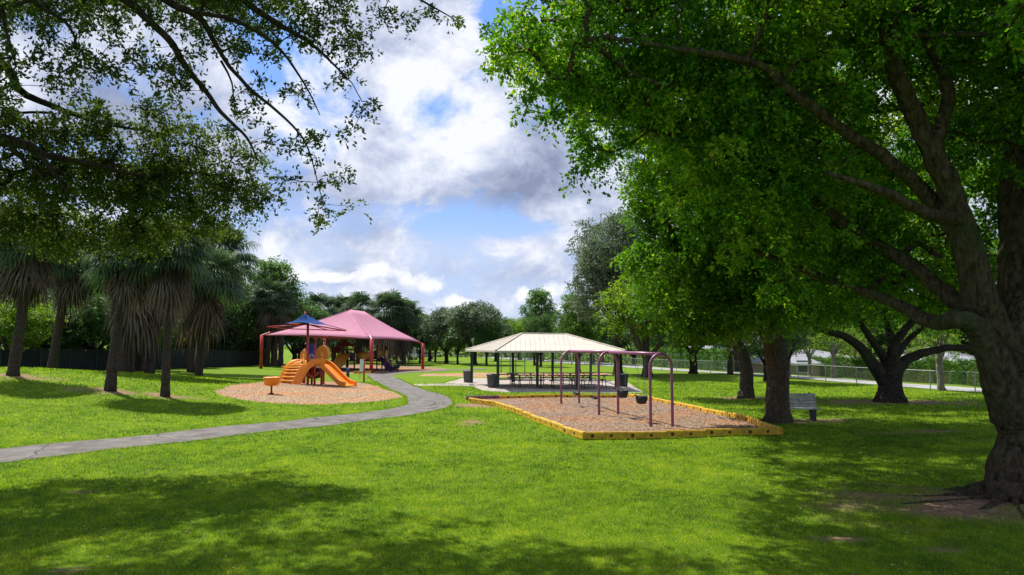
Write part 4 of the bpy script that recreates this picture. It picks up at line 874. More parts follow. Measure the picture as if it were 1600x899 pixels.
palm_px((172, 611), (205, 392), .20, 0, .86, 'strongly leaning skirted palm with bare earth at its foot', 1.3, bow=-.15)
palm_px((258, 620), (272, 388), .165, 1, .84, 'upright skirted palm nearest the path, left of the slides', 2.2, bow=-.1)
palm_px((297, 582), (292, 398), .22, 1, 1.4, 'left stem of the pair of palms in the middle of the mound', 3.3)
palm_px((304, 582), (345, 392), .22, 0, 1.6, 'right leaning stem of the pair of palms in the middle of the mound', 4.3)
g_ = at_px(198, 41); palm(g_, P(212, 400, 41), .32, 0, 1.4, 'thick brown palm trunk right behind the leaning palm', PG, 5.0)
g_ = at_px(207, 45); palm(g_, P(218, 405, 45), .20, 1, 1.1, 'thin palm stem standing between the leaning palm and the next', PG, 1.0)
g_ = at_px(237, 42); palm(g_, P(252, 395, 42), .24, 0, 1.45, 'pale palm trunk behind and left of the upright palm', PG, 2.0)
g_ = at_px(314, 50); palm(g_, P(322, 430, 50), .24, 1, 1.5, 'slim palm behind the pair at the right end of the mound', PG, .4)
g_ = at_px(85, 44); palm(g_, P(110, 400, 44), .26, 1, 1.1, 'palm half hidden behind the fence line between the first two palms', PG, .9)
g_ = G(417, 573); palm(g_, P(424, 462, g_[1]), .32, 1, 1.3, 'round headed skirted palm left of the pink canopy', None, .2)
g_ = G(438, 573); palm(g_, P(442, 478, g_[1]), .30, 2, 1.1, 'shorter palm right beside the round headed one', None, 1.2)
for px, py, d, s, lb in ((497, 482, 100, 1.7, 'distant palm behind the blue shade sail'), (561, 482, 104, 1.8, 'distant palm above the canopy peak'), (606, 484, 95, 1.7, 'distant palm over the right slope of the canopy, left of two'), (628, 492, 98, 1.6, 'distant palm over the right slope of the canopy, right of two'), (536, 486, 108, 1.6, 'distant palm just left of the canopy peak')):
    palm(at_px(px, d), P(px + 2, py, d), .25, 2 if px % 2 else 1, s, lb, 'distant palms behind the canopy', px)
# pale tall palm trunk by the right fence
g_ = G(1141, 586); palm(g_, P(1141, 440, g_[1]), .22, 2, 1.2, 'pale straight trunked palm beside the right road', None, 1)

# ------------------------------------------------------------------ hedge, houses, fences
def leafbox(name, label, cat, A, B_, thick, h, leaf, n, L, seed, z0=None):
    rng = np.random.default_rng(seed); A = np.array(A); B_ = np.array(B_); ln = np.linalg.norm(B_ - A); u = (B_ - A) / ln; w = np.array((-u[1], u[0]))
    t = rng.random(n) * ln; s = rng.uniform(-1, 1, n); k = rng.random(n); z = rng.random(n) * h
    z = np.where(k < .4, h - rng.random(n) ** 2 * .3, z); s = np.where(k >= .4, np.sign(s) * (1 - rng.random(n) ** 2 * .35), s)
    ww = thick / 2 * (1 + .12 * np.sin(t * 1.3) + .1 * np.sin(t * 3.1)); p = A[None] + u[None] * t[:, None] + w[None] * (s * ww)[:, None]
    z = z * (1 + .05 * np.sin(t * 1.9) + .04 * np.sin(t * 4.7)) + H(p[:, 0], p[:, 1])
    c = np.column_stack([p, z]); v, tone = leaves(c, .12, 3, L, rng, .2, 3)
    m_ = (A + B_) / 2; o0 = np.array((m_[0], m_[1], Hs(*m_)))
    nn = len(tone); me = np_mesh(name, v - o0, nn, np.arange(4 * nn), np.arange(nn) * 4, False, tone); o = npobj(name, me, leaf); o.location = o0.tolist(); tag(o, label, cat)
leafbox('hedge', 'clipped green hedge along the far side of the right road', 'hedge', rd(9.5, 44), rd(9.5, 74), 1.5, 2.2, M['leaf_n'], 26000, .12, 71)
leafbox('hedge', 'taller sunlit hedge further left along the right road, behind the pale palm', 'hedge', rd(8.6, 75), rd(8.6, 100), 1.6, 2.6, M['leaf_n'], 14000, .17, 72)
leafbox('hedge', 'dense dark thicket right behind the tall screened fence on the left', 'hedge', (-47, 45), (-36, 62), 2.5, 3.4, M['leaf_d'], 16000, .22, 74)
leafbox('hedge', 'far half of the thicket behind the left fence, toward the canopy', 'hedge', (-36, 62), (-37, 104), 2.5, 3.6, M['leaf_d'], 18000, .3, 75)
leafbox('hedge', 'low dark hedge far back behind the lawn and the parked vehicles', 'hedge', (-40, 150), (30, 168), 2.5, 3.2, M['leaf_d'], 14000, .35, 73)

def house(px0, px1, d, eave, ridge, wall, label, depth=9, ang=0.0, roofm=None):
    x0 = (px0 - CX) / F * d; x1 = (px1 - CX) / F * d; gz = Hs((x0 + x1) / 2, d) - .05; root = empty('house', ((x0 + x1) / 2, d, gz), label, 'house')
    MB().box(((x0 + x1) / 2, d + depth / 2, (gz + eave) / 2), (x1 - x0 - .6, depth, eave - gz)).build('wall', wall, root)
    o = .5; A = [(x0 - o, d - o, eave), (x1 + o, d - o, eave), (x1 + o, d + depth + o, eave), (x0 - o, d + depth + o, eave)]; k = depth / 2
    Rg = [(x0 + k, d + k, ridge), (x1 - k, d + k, ridge)]; A2 = [(a[0], a[1], a[2] - .18) for a in A]
    rf = MB().add(A + Rg + A2, [(0, 1, 5, 4), (1, 2, 5), (2, 3, 4, 5), (3, 0, 4), (6, 7, 1, 0), (7, 8, 2, 1), (8, 9, 3, 2), (9, 6, 0, 3), (9, 8, 7, 6)]).build('roof', roofm or M['shingle'], root)
    MB().box(((x0 + x1) / 2, d - o - .02, eave - .09), (x1 - x0 + 2 * o, .04, .2)).build('fascia', M['white'], root)
    n = max(1, int((x1 - x0) / 4))
    for i in range(n):
        cx_ = x0 + (x1 - x0) * (i + .5) / n; f_ = MB().box((cx_, d - .03, gz + 1.6), (1.5, .06, 1.2)).build('window', M['white'], root)
        g2 = MB().box((cx_, d - .075, gz + 1.6), (1.3, .03, 1.0)).build('pane', M['glass'], f_, origin=tuple(root['_o']))
house(1215, 1370, 66, 1.0, 2.35, M['stucco'], 'low house with a long grey roof behind the fence and small trees')
house(1425, 1560, 60, 1.05, 2.5, M['stucco_o'], 'house with orange stucco walls and grey roof at the right')
house(1590, 1720, 56, 1.0, 2.4, M['stucco'], 'house partly hidden behind the big fig trunk')
house(1045, 1180, 92, 1.35, 2.6, M['stucco_w'], 'white house far back behind the tall hedge and pale palm', depth=8)

def chain_fence(pts, h, label, mesh=True, post_every=3.0, screen=False, wire=.14, z_off=0, pr=.03):
    pts = [np.array(p, float) for p in pts]; g0 = pts[0]; root = empty('chain_link_fence', (g0[0], g0[1], Hs(*g0)), label, 'fence')
    P_ = []
    for a, b_ in zip(pts[:-1], pts[1:]):
        n = max(1, int(round(np.linalg.norm(b_ - a) / post_every)))
        for i in range(n): P_.append(a + (b_ - a) * i / n)
    P_.append(pts[-1]); zs = [Hs(*p) for p in P_]
    pm = M['steel'] if not screen else M['green']
    rail = MB().tube([(p[0], p[1], z + h) for p, z in zip(P_, zs)], .024, 6).build('top_rail', pm, root)
    for p, z in zip(P_, zs): MB().tube([(p[0], p[1], z - .1), (p[0], p[1], z + h + .05)], pr, 8).build('post', pm, root)
    if screen:
        s = MB()
        for (a, za), (b_, zb) in zip(zip(P_[:-1], zs[:-1]), zip(P_[1:], zs[1:])):
            n_ = np.array((-(b_ - a)[1], (b_ - a)[0])); n_ = n_ / np.linalg.norm(n_) * .05; K = 6
            vs = []
            for i in range(K + 1):
                q_ = a + (b_ - a) * i / K + n_ * (1 + .3 * math.sin(i * 2.1)); z = za + (zb - za) * i / K
                vs += [(q_[0], q_[1], z + .02), (q_[0], q_[1], z + h - .06)]
            s.add(vs, [(2 * i, 2 * i + 2, 2 * i + 3, 2 * i + 1) for i in range(K)])
        s.build('windscreen', M['screen'], root)
    else:
        s = MB()
        for (a, za), (b_, zb) in zip(zip(P_[:-1], zs[:-1]), zip(P_[1:], zs[1:])):
            L_ = np.linalg.norm(b_ - a); n = int((L_ + h) / wire)
            for sg in (1, -1):
                for i in range(n):
                    t0 = i * wire - (h if sg > 0 else 0); t1 = t0 + sg * h if sg > 0 else t0 - h
                    e0, e1 = (t0, 0), (t1, h)
                    lo = max(0.0, min(e0[0], e1[0])); hi = min(L_, max(e0[0], e1[0]))
                    if hi <= lo + .02: continue
                    zz = lambda q_: (q_ - e0[0]) / (e1[0] - e0[0]) * h
                    u = (b_ - a) / L_; A_ = a + u * lo; B2 = a + u * hi
                    s.tube([(A_[0], A_[1], za + (zb - za) * lo / L_ + zz(lo)), (B2[0], B2[1], za + (zb - za) * hi / L_ + zz(hi))], .0028, 3, cap=False)
        s.build('wire_mesh', M['steel'], root)
chain_fence([rd(-.8, y) for y in (28, 40, 60, 84)], 1.15, 'waist high chain link fence along the near side of the right road')
chain_fence([rd(-.8, y) for y in (84.5, 110, 150)], 1.5, 'far stretch of chain link fence behind the pavilion and swing set', wire=.3)
chain_fence([(-48, 40), (-40, 44), (-33, 50), (-31, 60), (-30, 75), (-33, 96)], 1.75, 'tall dark screened fence behind the palms on the left', screen=True, post_every=2.6)

# ------------------------------------------------------------------ border timbers round the swing pit
def mk_timber(m, L_=1.16, h=.2, w=.11):
    prof = [(-w / 2, 0), (w / 2, 0), (w / 2, h - .03), (w / 2 - .02, h), (-w / 2 + .02, h), (-w / 2, h - .03)]
    body = MB().prism([(-L_ / 2, a, b_) for a, b_ in prof], (L_, 0, 0))
    return body
tim = {}
def timber(a, b_, z, key, label, group):
    a = np.array(a, float); b_ = np.array(b_, float); c = (a + b_) / 2; L_ = np.linalg.norm(b_ - a); rz = math.atan2(b_[1] - a[1], b_[0] - a[0])
    if key not in tim:
        root = empty('border_timber', (0, 0, 0), label, 'border timber', group)
        k1 = mk_timber(M[key]).build('timber', M[key], root, origin=(0, 0, 0)); kids = [k1]
        for sx in (-.40, .14):
            for sy in (1, -1):
                mb = MB(); rr = .048 if sx > 0 else .056
                vs = [(sx + rr * math.cos(q_), sy * .0575, .095 + rr * math.sin(q_)) for q_ in np.linspace(0, 2 * math.pi, 12, endpoint=False)]
                mb.prism(vs, (0, -sy * .012, 0)); kids.append(mb.build('stake_hole', M['hole'], root, origin=(0, 0, 0)))  # dark raised discs; the shade inside the holes is put into the colour
        tim[key] = (root, kids); r_ = root
    else:
        r0_, kids = tim[key]; r_ = r0_.copy(); col.objects.link(r_)
        for k in kids: c2 = k.copy(); col.objects.link(c2); c2.parent = r_
    r_.location = (c[0], c[1], z); r_.rotation_euler = (0, random.uniform(-.012, .012), rz + random.uniform(-.015, .015)); r_.scale = (L_ / 1.16, 1, 1); r_['label'] = label; r_['group'] = group
random.seed(3)
def edge(a, b_, key, label, group, z=.02, over=1.0):
    a = np.array(a); b_ = np.array(b_); L_ = np.linalg.norm(b_ - a); n = max(1, round(L_ / 1.22))
    for i in range(n):
        p = a + (b_ - a) * i / n; q_ = a + (b_ - a) * (i + 1) / n; m_ = (p + q_) / 2
        timber(p + (m_ - p) * .008, q_ + (m_ - q_) * .008, Hs(*m_) + z - random.uniform(0, .008), key, label, group)
pe = [G(915, 687), G(1221, 680), G(1172, 660.5), G(1100, 645.5), G(1040, 632.5), G(979, 621.5), G(965, 623.5), G(780, 625), G(728, 625.5)]
pe = [p[:2] for p in pe]
lb = ['yellow border timber with dark stake holes along the front edge of the swing pit', 'yellow border timber at the right corner of the swing pit', 'yellow border timber along the right side of the swing pit', 'yellow border timber along the right side of the swing pit', 'yellow border timber along the right side of the swing pit', 'short yellow border timber at the back right corner of the swing pit', 'yellow border timber along the back edge of the swing pit', 'faded purple border timber at the back left corner of the swing pit']
gr = ['front edge timbers', 'right corner timbers', 'right side timbers', 'right side timbers', 'right side timbers', 'corner', 'back edge timbers', 'purple timbers']
for i in range(8):
    edge(pe[i], pe[i + 1], 'purple_t' if i == 7 else 'yellow', lb[i], gr[i])
fe = [G(733, 629), G(775, 635), G(830, 656), G(880, 676), G(913, 688)]
fe = [p[:2] for p in fe]
for i in range(4): edge(fe[i], fe[i + 1], 'yellow', 'yellow border timber on the left front edge of the swing pit, running toward the camera', 'left front edge timbers')
for a, b_ in (((552, 584), (580, 584.5)), ((440, 576), (470, 578.5)), ((470, 578.5), (490, 580.5))):
    edge(G(*a)[:2], G(*b_)[:2], 'yellow', 'yellow border timber edging the mulch under the pink canopy', 'canopy mulch timbers', z=.05)

# ------------------------------------------------------------------ purple arch swing set
def arch_set(bases, h, m, label, r=.048, hh=None):
    c = np.mean([b_ for p in bases for b_ in p], axis=0); root = empty('swing_set', (c[0], c[1], 0), label, 'swing set'); tops = []
    for a, b_ in bases:
        a = np.array(a, float); b_ = np.array(b_, float); z0 = Hs(*((a + b_) / 2)); w = np.linalg.norm(b_ - a) / 2; mid = (a + b_) / 2; u = (b_ - a) / (2 * w)
        pts = [(*(a), z0 - .1), (*(a), z0 + h * .35), (*(a), z0 + h - w * 1.05)]
        for k in range(1, 12):
            t = math.pi * k / 12; q_ = mid - u * w * math.cos(t); pts.append((q_[0], q_[1], z0 + h - w * 1.05 + w * 1.05 * math.sin(t)))
        pts += [(*b_, z0 + h - w * 1.05), (*b_, z0 + h * .35), (*b_, z0 - .1)]
        MB().tube(pts, r, 12).build('arch', m, root, smooth=True); tops.append(np.array((mid[0], mid[1], z0 + h)))
    for i in range(len(tops) - 1):
        MB().tube([tops[i], tops[i + 1]], r * 1.15, 12).build('beam', m, root, smooth=True)
    for t_ in tops: MB().tube([t_ + np.array((0, 0, 0)) - (tops[1] - tops[0]) / np.linalg.norm(tops[1] - tops[0]) * .07, t_ + (tops[1] - tops[0]) / np.linalg.norm(tops[1] - tops[0]) * .07], r * 1.35, 12).build('collar', m, root, smooth=True)
    return root, tops
bs = [(G(1017, 670)[:2], G(1051, 669.5)[:2]), (G(936, 651)[:2], G(966, 650)[:2]), (G(877, 633.5)[:2], G(905, 632.5)[:2])]
sroot, tops = arch_set(bs, 2.42, M['purple'], 'purple three arch swing set standing in the bordered mulch pit')
def chainlink(mb, a, b_):
    a = Vector(a); b_ = Vector(b_); n = int((b_ - a).length / .05); d = (b_ - a) / n
    for i in range(n):
        c = a + d * (i + .5); u = Vector((.012, 0, 0)) if i % 2 else Vector((0, .012, 0)); mb.tube([c - d * .6 - u, c + d * .6 - u, c + d * .6 + u, c - d * .6 + u, c - d * .6 - u], .0035, 4, cap=False)
def swing(i, t, kind, label, drop, sway=0):
    a = tops[i]; b_ = tops[i + 1]; u = (b_ - a) / np.linalg.norm(b_ - a); c = a + (b_ - a) * t; w = .27; perp = np.array((-u[1], u[0], 0))
    root = empty(kind, c, label, 'swing', 'swings of the purple swing set'); seat = c - np.array((0, 0, drop)) + perp * sway
    for s in (-1, 1):
        MB().tube([c + u * w * s + np.array((0, 0, .02)), c + u * w * s + np.array((0, 0, -.10))], .03, 8).build('hanger', M['steel'], root)
        mb = MB(); chainlink(mb, c + u * w * s + np.array((0, 0, -.08)), seat + u * (.2 if kind == 'bucket_swing' else .24) * s + np.array((0, 0, .28 if kind == 'bucket_swing' else .06))); mb.build('chain', M['chain'], root)
    mb = MB()
    if kind == 'belt_swing':
        pts = [seat + u * .24 * math.cos(q_) + np.array((0, 0, .06 - .10 * math.sin(q_))) for q_ in np.linspace(0, math.pi, 9)]
        mb.sweep(pts, [perp * .085] * 9, [(-1, 0), (1, 0), (1, .015), (-1, .015)]); mb.build('belt_seat', M['rubber'], root)
    else:
        prof = [(.10, -.12), (.16, -.10), (.20, .02), (.21, .16), (.19, .16), (.175, .02), (.13, -.07)]
        mb.lathe(prof, seat + np.array((0, 0, .1)), 14, cap=True); mb.build('bucket_seat', M['rubber'], root, smooth=True)
        m2 = MB()
        for s in (-1, 1):
            o_ = seat + u * .19 * s; m2.tube([o_ + np.array((0, 0, .24)), o_ + u * .01 * s + np.array((0, 0, .32))], .015, 6)
        m2.build('seat_loops', M['rubber'], root) if False else None
        m2 = MB(); m2.tube([seat + perp * .2 + u * .15 + np.array((0, 0, .26)), seat + perp * .24 + np.array((0, 0, .3)), seat + perp * .2 - u * .15 + np.array((0, 0, .26))], .02, 6)
        m2.build('seat_rim', M['rubber'], root)
swing(1, .72, 'belt_swing', 'belt swing hanging in the far bay of the purple swing set, farther of the two', 1.85, .15)
swing(1, .38, 'belt_swing', 'belt swing in the far bay of the purple swing set, nearer the middle arch', 1.9, -.1)
swing(0, .70, 'bucket_swing', 'black bucket swing near the middle purple arch', 1.62)
swing(0, .34, 'bucket_swing', 'black toddler bucket swing hanging nearest the front arch', 1.72)
# far pale green swing set behind pavilion
bs2 = [((-1.05, 66), (.55, 66.2)), ((1.55, 61.5), (3.0, 61.7))]
bs2 = [(G(783, 583)[:2], G(797, 583)[:2]), (G(806, 582)[:2], G(820, 582)[:2])]
fr, ft = arch_set(bs2, 2.6, M['mint'], 'pale green arch swing set seen through the pavilion', .05)

# ------------------------------------------------------------------ pavilion
root = empty('picnic_pavilion', ((PV['FL'] + PV['BR']) / 2), 'open picnic pavilion with a beige metal hip roof on dark green posts', 'pavilion'); EZ = 2.36
fl, frr, bl_, br_ = [np.array(PV[k][:2]) for k in ('FL', 'FR', 'BL', 'BR')]
br_ = br_ + (0.9, 0)
posts = [fl + (frr - fl) * k / 3 for k in range(4)] + [bl_ + (br_ - bl_) * k / 3 for k in range(4)]
for p in posts:
    o_ = MB().box((p[0], p[1], (EZ + .1) / 2 + .1), (.17, .17, EZ - .12)).build('post', M['green'], root)
    MB().box((p[0], p[1], .115), (.3, .3, .03)).build('base_plate', M['green'], o_, origin=tuple(root['_o']))
bm = MB()
for a, b_ in ((fl, frr), (frr, br_), (br_, bl_), (bl_, fl)): bm.tube([(*a, EZ - .02), (*b_, EZ - .02)], .1, 4)
for k in range(1, 3): bm.tube([(*posts[k], EZ - .02), (*posts[k + 4], EZ - .02)], .08, 4)
bm.build('eave_beam', M['green'], root)
c1 = np.array((*P(774, 547.5, fl[1] - .8)[:2], EZ)); c2 = np.array((*P(978, 552, frr[1] - .8)[:2], EZ)); c0 = np.array((*P(727, 545, bl_[1] + .8)[:2], EZ)); c3 = c0 + (c2 - c1) * 1.02
c3 = np.array((c0[0] + (c2 - c1)[0], c0[1] + .3, EZ))
ctr = (c0 + c1 + c2 + c3) / 4; ra = P(816, 524, ctr[1] - .2); rb_ = P(884, 527, ctr[1] - .2); rz_ = 3.40; ra[2] = rz_; rb_[2] = rz_ - .03
C = [c1, c2, c3, c0]; th = np.array((0, 0, -.10))
MB().add(C + [ra, rb_] + [c + th for c in C], [(0, 1, 5, 4), (1, 2, 5), (2, 3, 4, 5), (3, 0, 4), (6, 7, 1, 0), (7, 8, 2, 1), (8, 9, 3, 2), (9, 6, 0, 3), (9, 8, 7, 6)]).build('roof', M['roof'], root)
sm = MB()
def seams(a, b_, ta, tb, n):     # ribs running up the slope from eave a-b to ridge ta-tb
    a, b_, ta, tb = map(np.array, (a, b_, ta, tb)); u = (b_ - a)
    nrm = np.cross(b_ - a, ta - a); nrm = nrm / np.linalg.norm(nrm); nrm = nrm * (1 if nrm[2] > 0 else -1)
    up = ta - a; up = up - u * (np.dot(up, u) / np.dot(u, u))          # slope direction
    ua = np.dot(ta - a, u) / np.dot(u, u); ub = np.dot(tb - a, u) / np.dot(u, u)
    for k in range(1, n):
        s = k / n; f_ = 1.0
        if s < ua: f_ = s / ua
        elif s > ub: f_ = (1 - s) / (1 - ub)
        p = a + u * s; q_ = p + up * f_ * .995
        sm.tube([p + nrm * .004, q_ + nrm * .004], .016, 4)
seams(c1, c2, ra, rb_, 26); seams(c0, c1, ra, ra, 24); seams(c2, c3, rb_, rb_, 24); seams(c3, c0, rb_, ra, 24)
sm.build('roof_rib', M['roof_d'], root)
cap = MB(); dk = MB()
for a, b_ in ((c1, ra), (c0, ra), (c2, rb_), (c3, rb_), (ra, rb_)):
    a = np.array(a); b_ = np.array(b_); cap.tube([a + (0, 0, .02), b_ + (0, 0, .02)], .05, 6)
cap.build('ridge_cap', M['roof'], root)
# picnic tables
def picnic():
    r_ = empty('picnic_table', (0, 0, 0), 'x', 'picnic table', 'picnic tables under the pavilion'); o0 = (0, 0, 0)
    t_ = MB()
    for k in range(5): t_.box((0, -.30 + k * .15, .75), (1.85, .14, .04))
    t_.build('tabletop', M['tbl'], r_, origin=o0)
    for s in (-1, 1):
        q_ = MB()
        for k in range(2): q_.box((0, s * (.62 + k * .13), .45), (1.85, .12, .04))
        q_.build('bench', M['tbl'], r_, origin=o0)
    for s in (-.65, .65):
        f_ = MB(); f_.tube([(s, -.58, .0), (s, -.18, .72)], .025, 6); f_.tube([(s, .58, 0), (s, .18, .72)], .025, 6); f_.tube([(s, -.78, .42), (s, .78, .42)], .025, 6); f_.tube([(s, -.34, .71), (s, .34, .71)], .025, 6)
        f_.tube([(s, -.45, .025), (s, -.68, .025)], .02, 6); f_.tube([(s, .45, .025), (s, .68, .025)], .02, 6); f_.tube([(s, 0, .42), (s * .3, 0, .72)], .018, 6)
        f_.build('frame', M['green'], r_, origin=o0)
    return r_
pt = picnic(); ptk = KIDS(pt)
tb = [(-.55, 46.4, .12, 'picnic table behind the near bin at the left end of the pavilion'), (1.15, 45.2, -.1, 'front picnic table left of the second front post'), (3.2, 45.0, .06, 'front picnic table between the two middle front posts'), (5.1, 44.9, .1, 'front picnic table at the right end beside the purple arches'),
      (.6, 48.4, .1, 'back row picnic table at the left, seen over the front ones'), (2.8, 48.6, -.05, 'back row picnic table in the middle of the pavilion'), (4.6, 48.3, .05, 'back row picnic table near the right back post')]
for i, (x, y, rz, lb_) in enumerate(tb):
    if i == 0: o_ = pt; ks = ptk
    else:
        o_ = pt.copy(); col.objects.link(o_); ks = []
        for k in ptk: c = k.copy(); col.objects.link(c); c.parent = o_; ks.append(c)
    if i == 4:
        for c in ks:
            if c.name.startswith('tabletop') or c.name.startswith('bench'): c.data = c.data.copy(); c.data.materials[0] = M['tbl_g']
    o_.location = (x * .97, y - 1.5, .10); o_.rotation_euler = (0, 0, rz); o_['label'] = lb_
# bins
def binobj(loc, m, label):
    r_ = empty('trash_bin', loc, label, 'trash bin', 'trash bins around the pavilion'); x, y, z = loc; b_ = MB(); b_.lathe([(.24, 0), (.26, .04), (.31, .72)], (x, y, z), 20); b_.build('bin_body', m, r_)
    rb2 = MB()
    for k in range(20):
        a = 2 * math.pi * k / 20; rb2.tube([(x + .262 * math.cos(a), y + .262 * math.sin(a), z + .06), (x + .312 * math.cos(a), y + .312 * math.sin(a), z + .7)], .014, 4)
    rb2.build('rib', m, r_); MB().lathe([(.33, .70), (.36, .74), (.36, .80), (.33, .83), (.20, .84), (.18, .80)], (x, y, z), 20).build('rim', m, r_, smooth=False)
g1 = G(769, 608.5); binobj((g1[0], g1[1], .1), M['bin'], 'grey ribbed trash bin beside the near left pavilion post')
g1 = G(731, 600); binobj((g1[0], g1[1], .1), M['bin'], 'grey ribbed trash bin beside the far left pavilion post')
g1 = G(973.5, 607); binobj((g1[0], g1[1], .1), M['bin_d'], 'dark trash bin at the right end of the pavilion')

# ------------------------------------------------------------------ pink canopy
Fp = G(580, 583.5)[:2]; Rp = np.array((-9.75, 78.0)); Lp = np.array((-25.3, 72.0)); Bp = Lp + Rp - Fp
root = empty('shade_canopy', (*((Lp + Rp) / 2), 0), 'large pink fabric canopy on red posts over the far play structure', 'canopy')
cor = {'F': (Fp, 3.28), 'R': (Rp, 2.85), 'L': (Lp, 3.70), 'B': (Bp, 3.4)}
for k, (p, z) in cor.items():
    o_ = MB(); z0 = Hs(*p); c = (Lp + Rp) / 2; inn = (c - p) / np.linalg.norm(c - p)
    o_.tube([(p[0], p[1], z0 - .1), (p[0], p[1], z + .0)], .17, 12); o_.build('post', M['red'], root, smooth=True)
    MB().tube([(p[0], p[1], z - .05), (p[0] + inn[0] * .8, p[1] + inn[1] * .8, z + .25)], .08, 8).build('bracket', M['red'], root)
rA = P(548, 484, 73.5); rB = P(569, 487, 77.5)
cF = np.array((*(Fp + (((Lp + Rp) / 2) - Fp) * .02), 3.30)); cR = P(655, 533.5, 77.2); cL = P(416, 523.5, 72.5); cB = np.array((*(Bp + ((Lp + Rp) / 2 - Bp) * .03), 3.4))
def cloth(mb, a, b_, ta, tb, sag=.5, n=14, m_=8, scallop=.45):
    a, b_, ta, tb = map(lambda q_: np.array(q_, float), (a, b_, ta, tb)); vs = []; fs = []
    for j in range(m_ + 1):
        v = j / m_
        for i in range(n + 1):
            u = i / n; lo = a * (1 - u) + b_ * u; hi = ta * (1 - u) + tb * u
            s = 4 * u * (1 - u); inn = (hi - lo); lo = lo + inn * scallop * .10 * s
            p = lo * (1 - v) + hi * v; p[2] -= sag * math.sin(math.pi * v) * (.5 + .5 * s) * .8; vs.append(p)
    for j in range(m_):
        for i in range(n): q_ = j * (n + 1) + i; fs.append((q_, q_ + 1, q_ + n + 2, q_ + n + 1))
    mb.add(vs, fs)
cl = MB()
cloth(cl, cL, cF, rA, rA, .35); cloth(cl, cF, cR, rA, rB, .35); cloth(cl, cR, cB, rB, rB, .35); cloth(cl, cB, cL, rB, rA, .35)
o_ = cl.build('canvas', M['canvas'], root, smooth=True)
md = o_.modifiers.new('solid', 'SOLIDIFY'); md.thickness = .02
hm = MB()
for a, b_ in ((cL, cF), (cF, cR), (cR, cB), (cB, cL)):
    t1 = rA if b_ is cF or a is cF else rB
    pts = []
    for i in range(15):
        u = i / 14; lo = a * (1 - u) + b_ * u; hi = (rA if (a is cL) else (rB if (a is cR) else (rA * (1 - u) + rB * u if a is cF else rB * (1 - u) + rA * u))); pts.append(lo + (hi - lo) * .045 * 4 * u * (1 - u) + np.array((0, 0, -.02)))
    hm.tube(pts, .045, 6)
for c_, r_ in ((cL, rA), (cF, rA), (cR, rB), (cB, rB)):
    pts = []
    for i in range(9):
        v = i / 8; p = c_ * (1 - v) + r_ * v; p = p + np.array((0, 0, -.35 * math.sin(math.pi * v) * .5 * .8 + .015)); pts.append(p)
    MB().tube(pts, .03, 5).build('seam', M['canvas'], root, smooth=True)
hm.build('hem', M['canvas'], root, smooth=True)

# ------------------------------------------------------------------ play structure under the canopy
root = empty('play_structure', (-15.5, 74, 0), 'maroon and violet play structure with yellow slides under the pink canopy', 'play structure')
def S2(px, py, d=73.5): return P(px, py, d)
for px, d, top in ((520, 75, 545), (532, 73, 533), (543, 76, 541), (555, 73, 538), (566, 76, 543), (590, 74, 540), (598, 76, 538), (604, 73, 541), (545, 73, 548)):
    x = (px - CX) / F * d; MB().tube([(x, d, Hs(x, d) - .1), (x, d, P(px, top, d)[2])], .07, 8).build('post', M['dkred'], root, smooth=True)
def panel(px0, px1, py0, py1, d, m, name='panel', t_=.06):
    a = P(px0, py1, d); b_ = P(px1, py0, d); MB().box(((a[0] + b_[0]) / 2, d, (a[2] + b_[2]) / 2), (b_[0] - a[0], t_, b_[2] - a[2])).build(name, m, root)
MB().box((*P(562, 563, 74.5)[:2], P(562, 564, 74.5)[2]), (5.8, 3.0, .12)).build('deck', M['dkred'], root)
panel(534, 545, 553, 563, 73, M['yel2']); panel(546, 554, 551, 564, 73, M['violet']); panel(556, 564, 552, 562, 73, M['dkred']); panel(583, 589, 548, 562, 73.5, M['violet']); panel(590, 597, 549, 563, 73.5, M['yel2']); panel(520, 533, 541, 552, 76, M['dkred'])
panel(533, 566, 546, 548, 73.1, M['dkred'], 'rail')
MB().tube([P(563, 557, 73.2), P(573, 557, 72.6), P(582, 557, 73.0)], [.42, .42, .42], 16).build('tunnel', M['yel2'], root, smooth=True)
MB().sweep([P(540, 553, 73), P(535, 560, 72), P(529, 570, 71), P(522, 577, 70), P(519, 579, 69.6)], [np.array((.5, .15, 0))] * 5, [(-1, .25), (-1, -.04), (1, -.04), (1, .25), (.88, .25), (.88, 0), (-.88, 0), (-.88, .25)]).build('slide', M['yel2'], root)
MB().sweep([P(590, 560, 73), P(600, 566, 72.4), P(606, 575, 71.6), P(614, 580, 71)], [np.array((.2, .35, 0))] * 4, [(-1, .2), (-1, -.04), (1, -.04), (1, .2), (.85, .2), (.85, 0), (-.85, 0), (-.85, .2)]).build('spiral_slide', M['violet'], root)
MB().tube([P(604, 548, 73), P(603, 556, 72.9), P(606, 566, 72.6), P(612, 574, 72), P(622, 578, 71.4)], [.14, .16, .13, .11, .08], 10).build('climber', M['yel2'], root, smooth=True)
cb2 = MB()
for k in range(6): cb2.tube([P(601, 558 + k * 3.6, 71.8 - k * .1), P(613, 560 + k * 3.6, 71.6 - k * .1)], .05, 6)
cb2.tube([P(601, 555, 72), P(602, 581, 71)], .06, 6); cb2.tube([P(607, 560, 72), P(616, 581, 70.6)], .06, 6); cb2.build('ladder', M['violet'], root)
rl = MB()
for px in range(521, 533, 2): rl.tube([P(px, 548, 75), P(px, 562, 75)], .03, 5)
rl.tube([P(519, 548, 75), P(533, 548, 75)], .04, 6); rl.build('guard_rail', M['dkred'], root)
MB().prism([P(540, 532, 74.5), P(557, 541, 73), P(524, 542, 73)], (0, .1, 0)).build('roof_panel', M['dkred'], root)
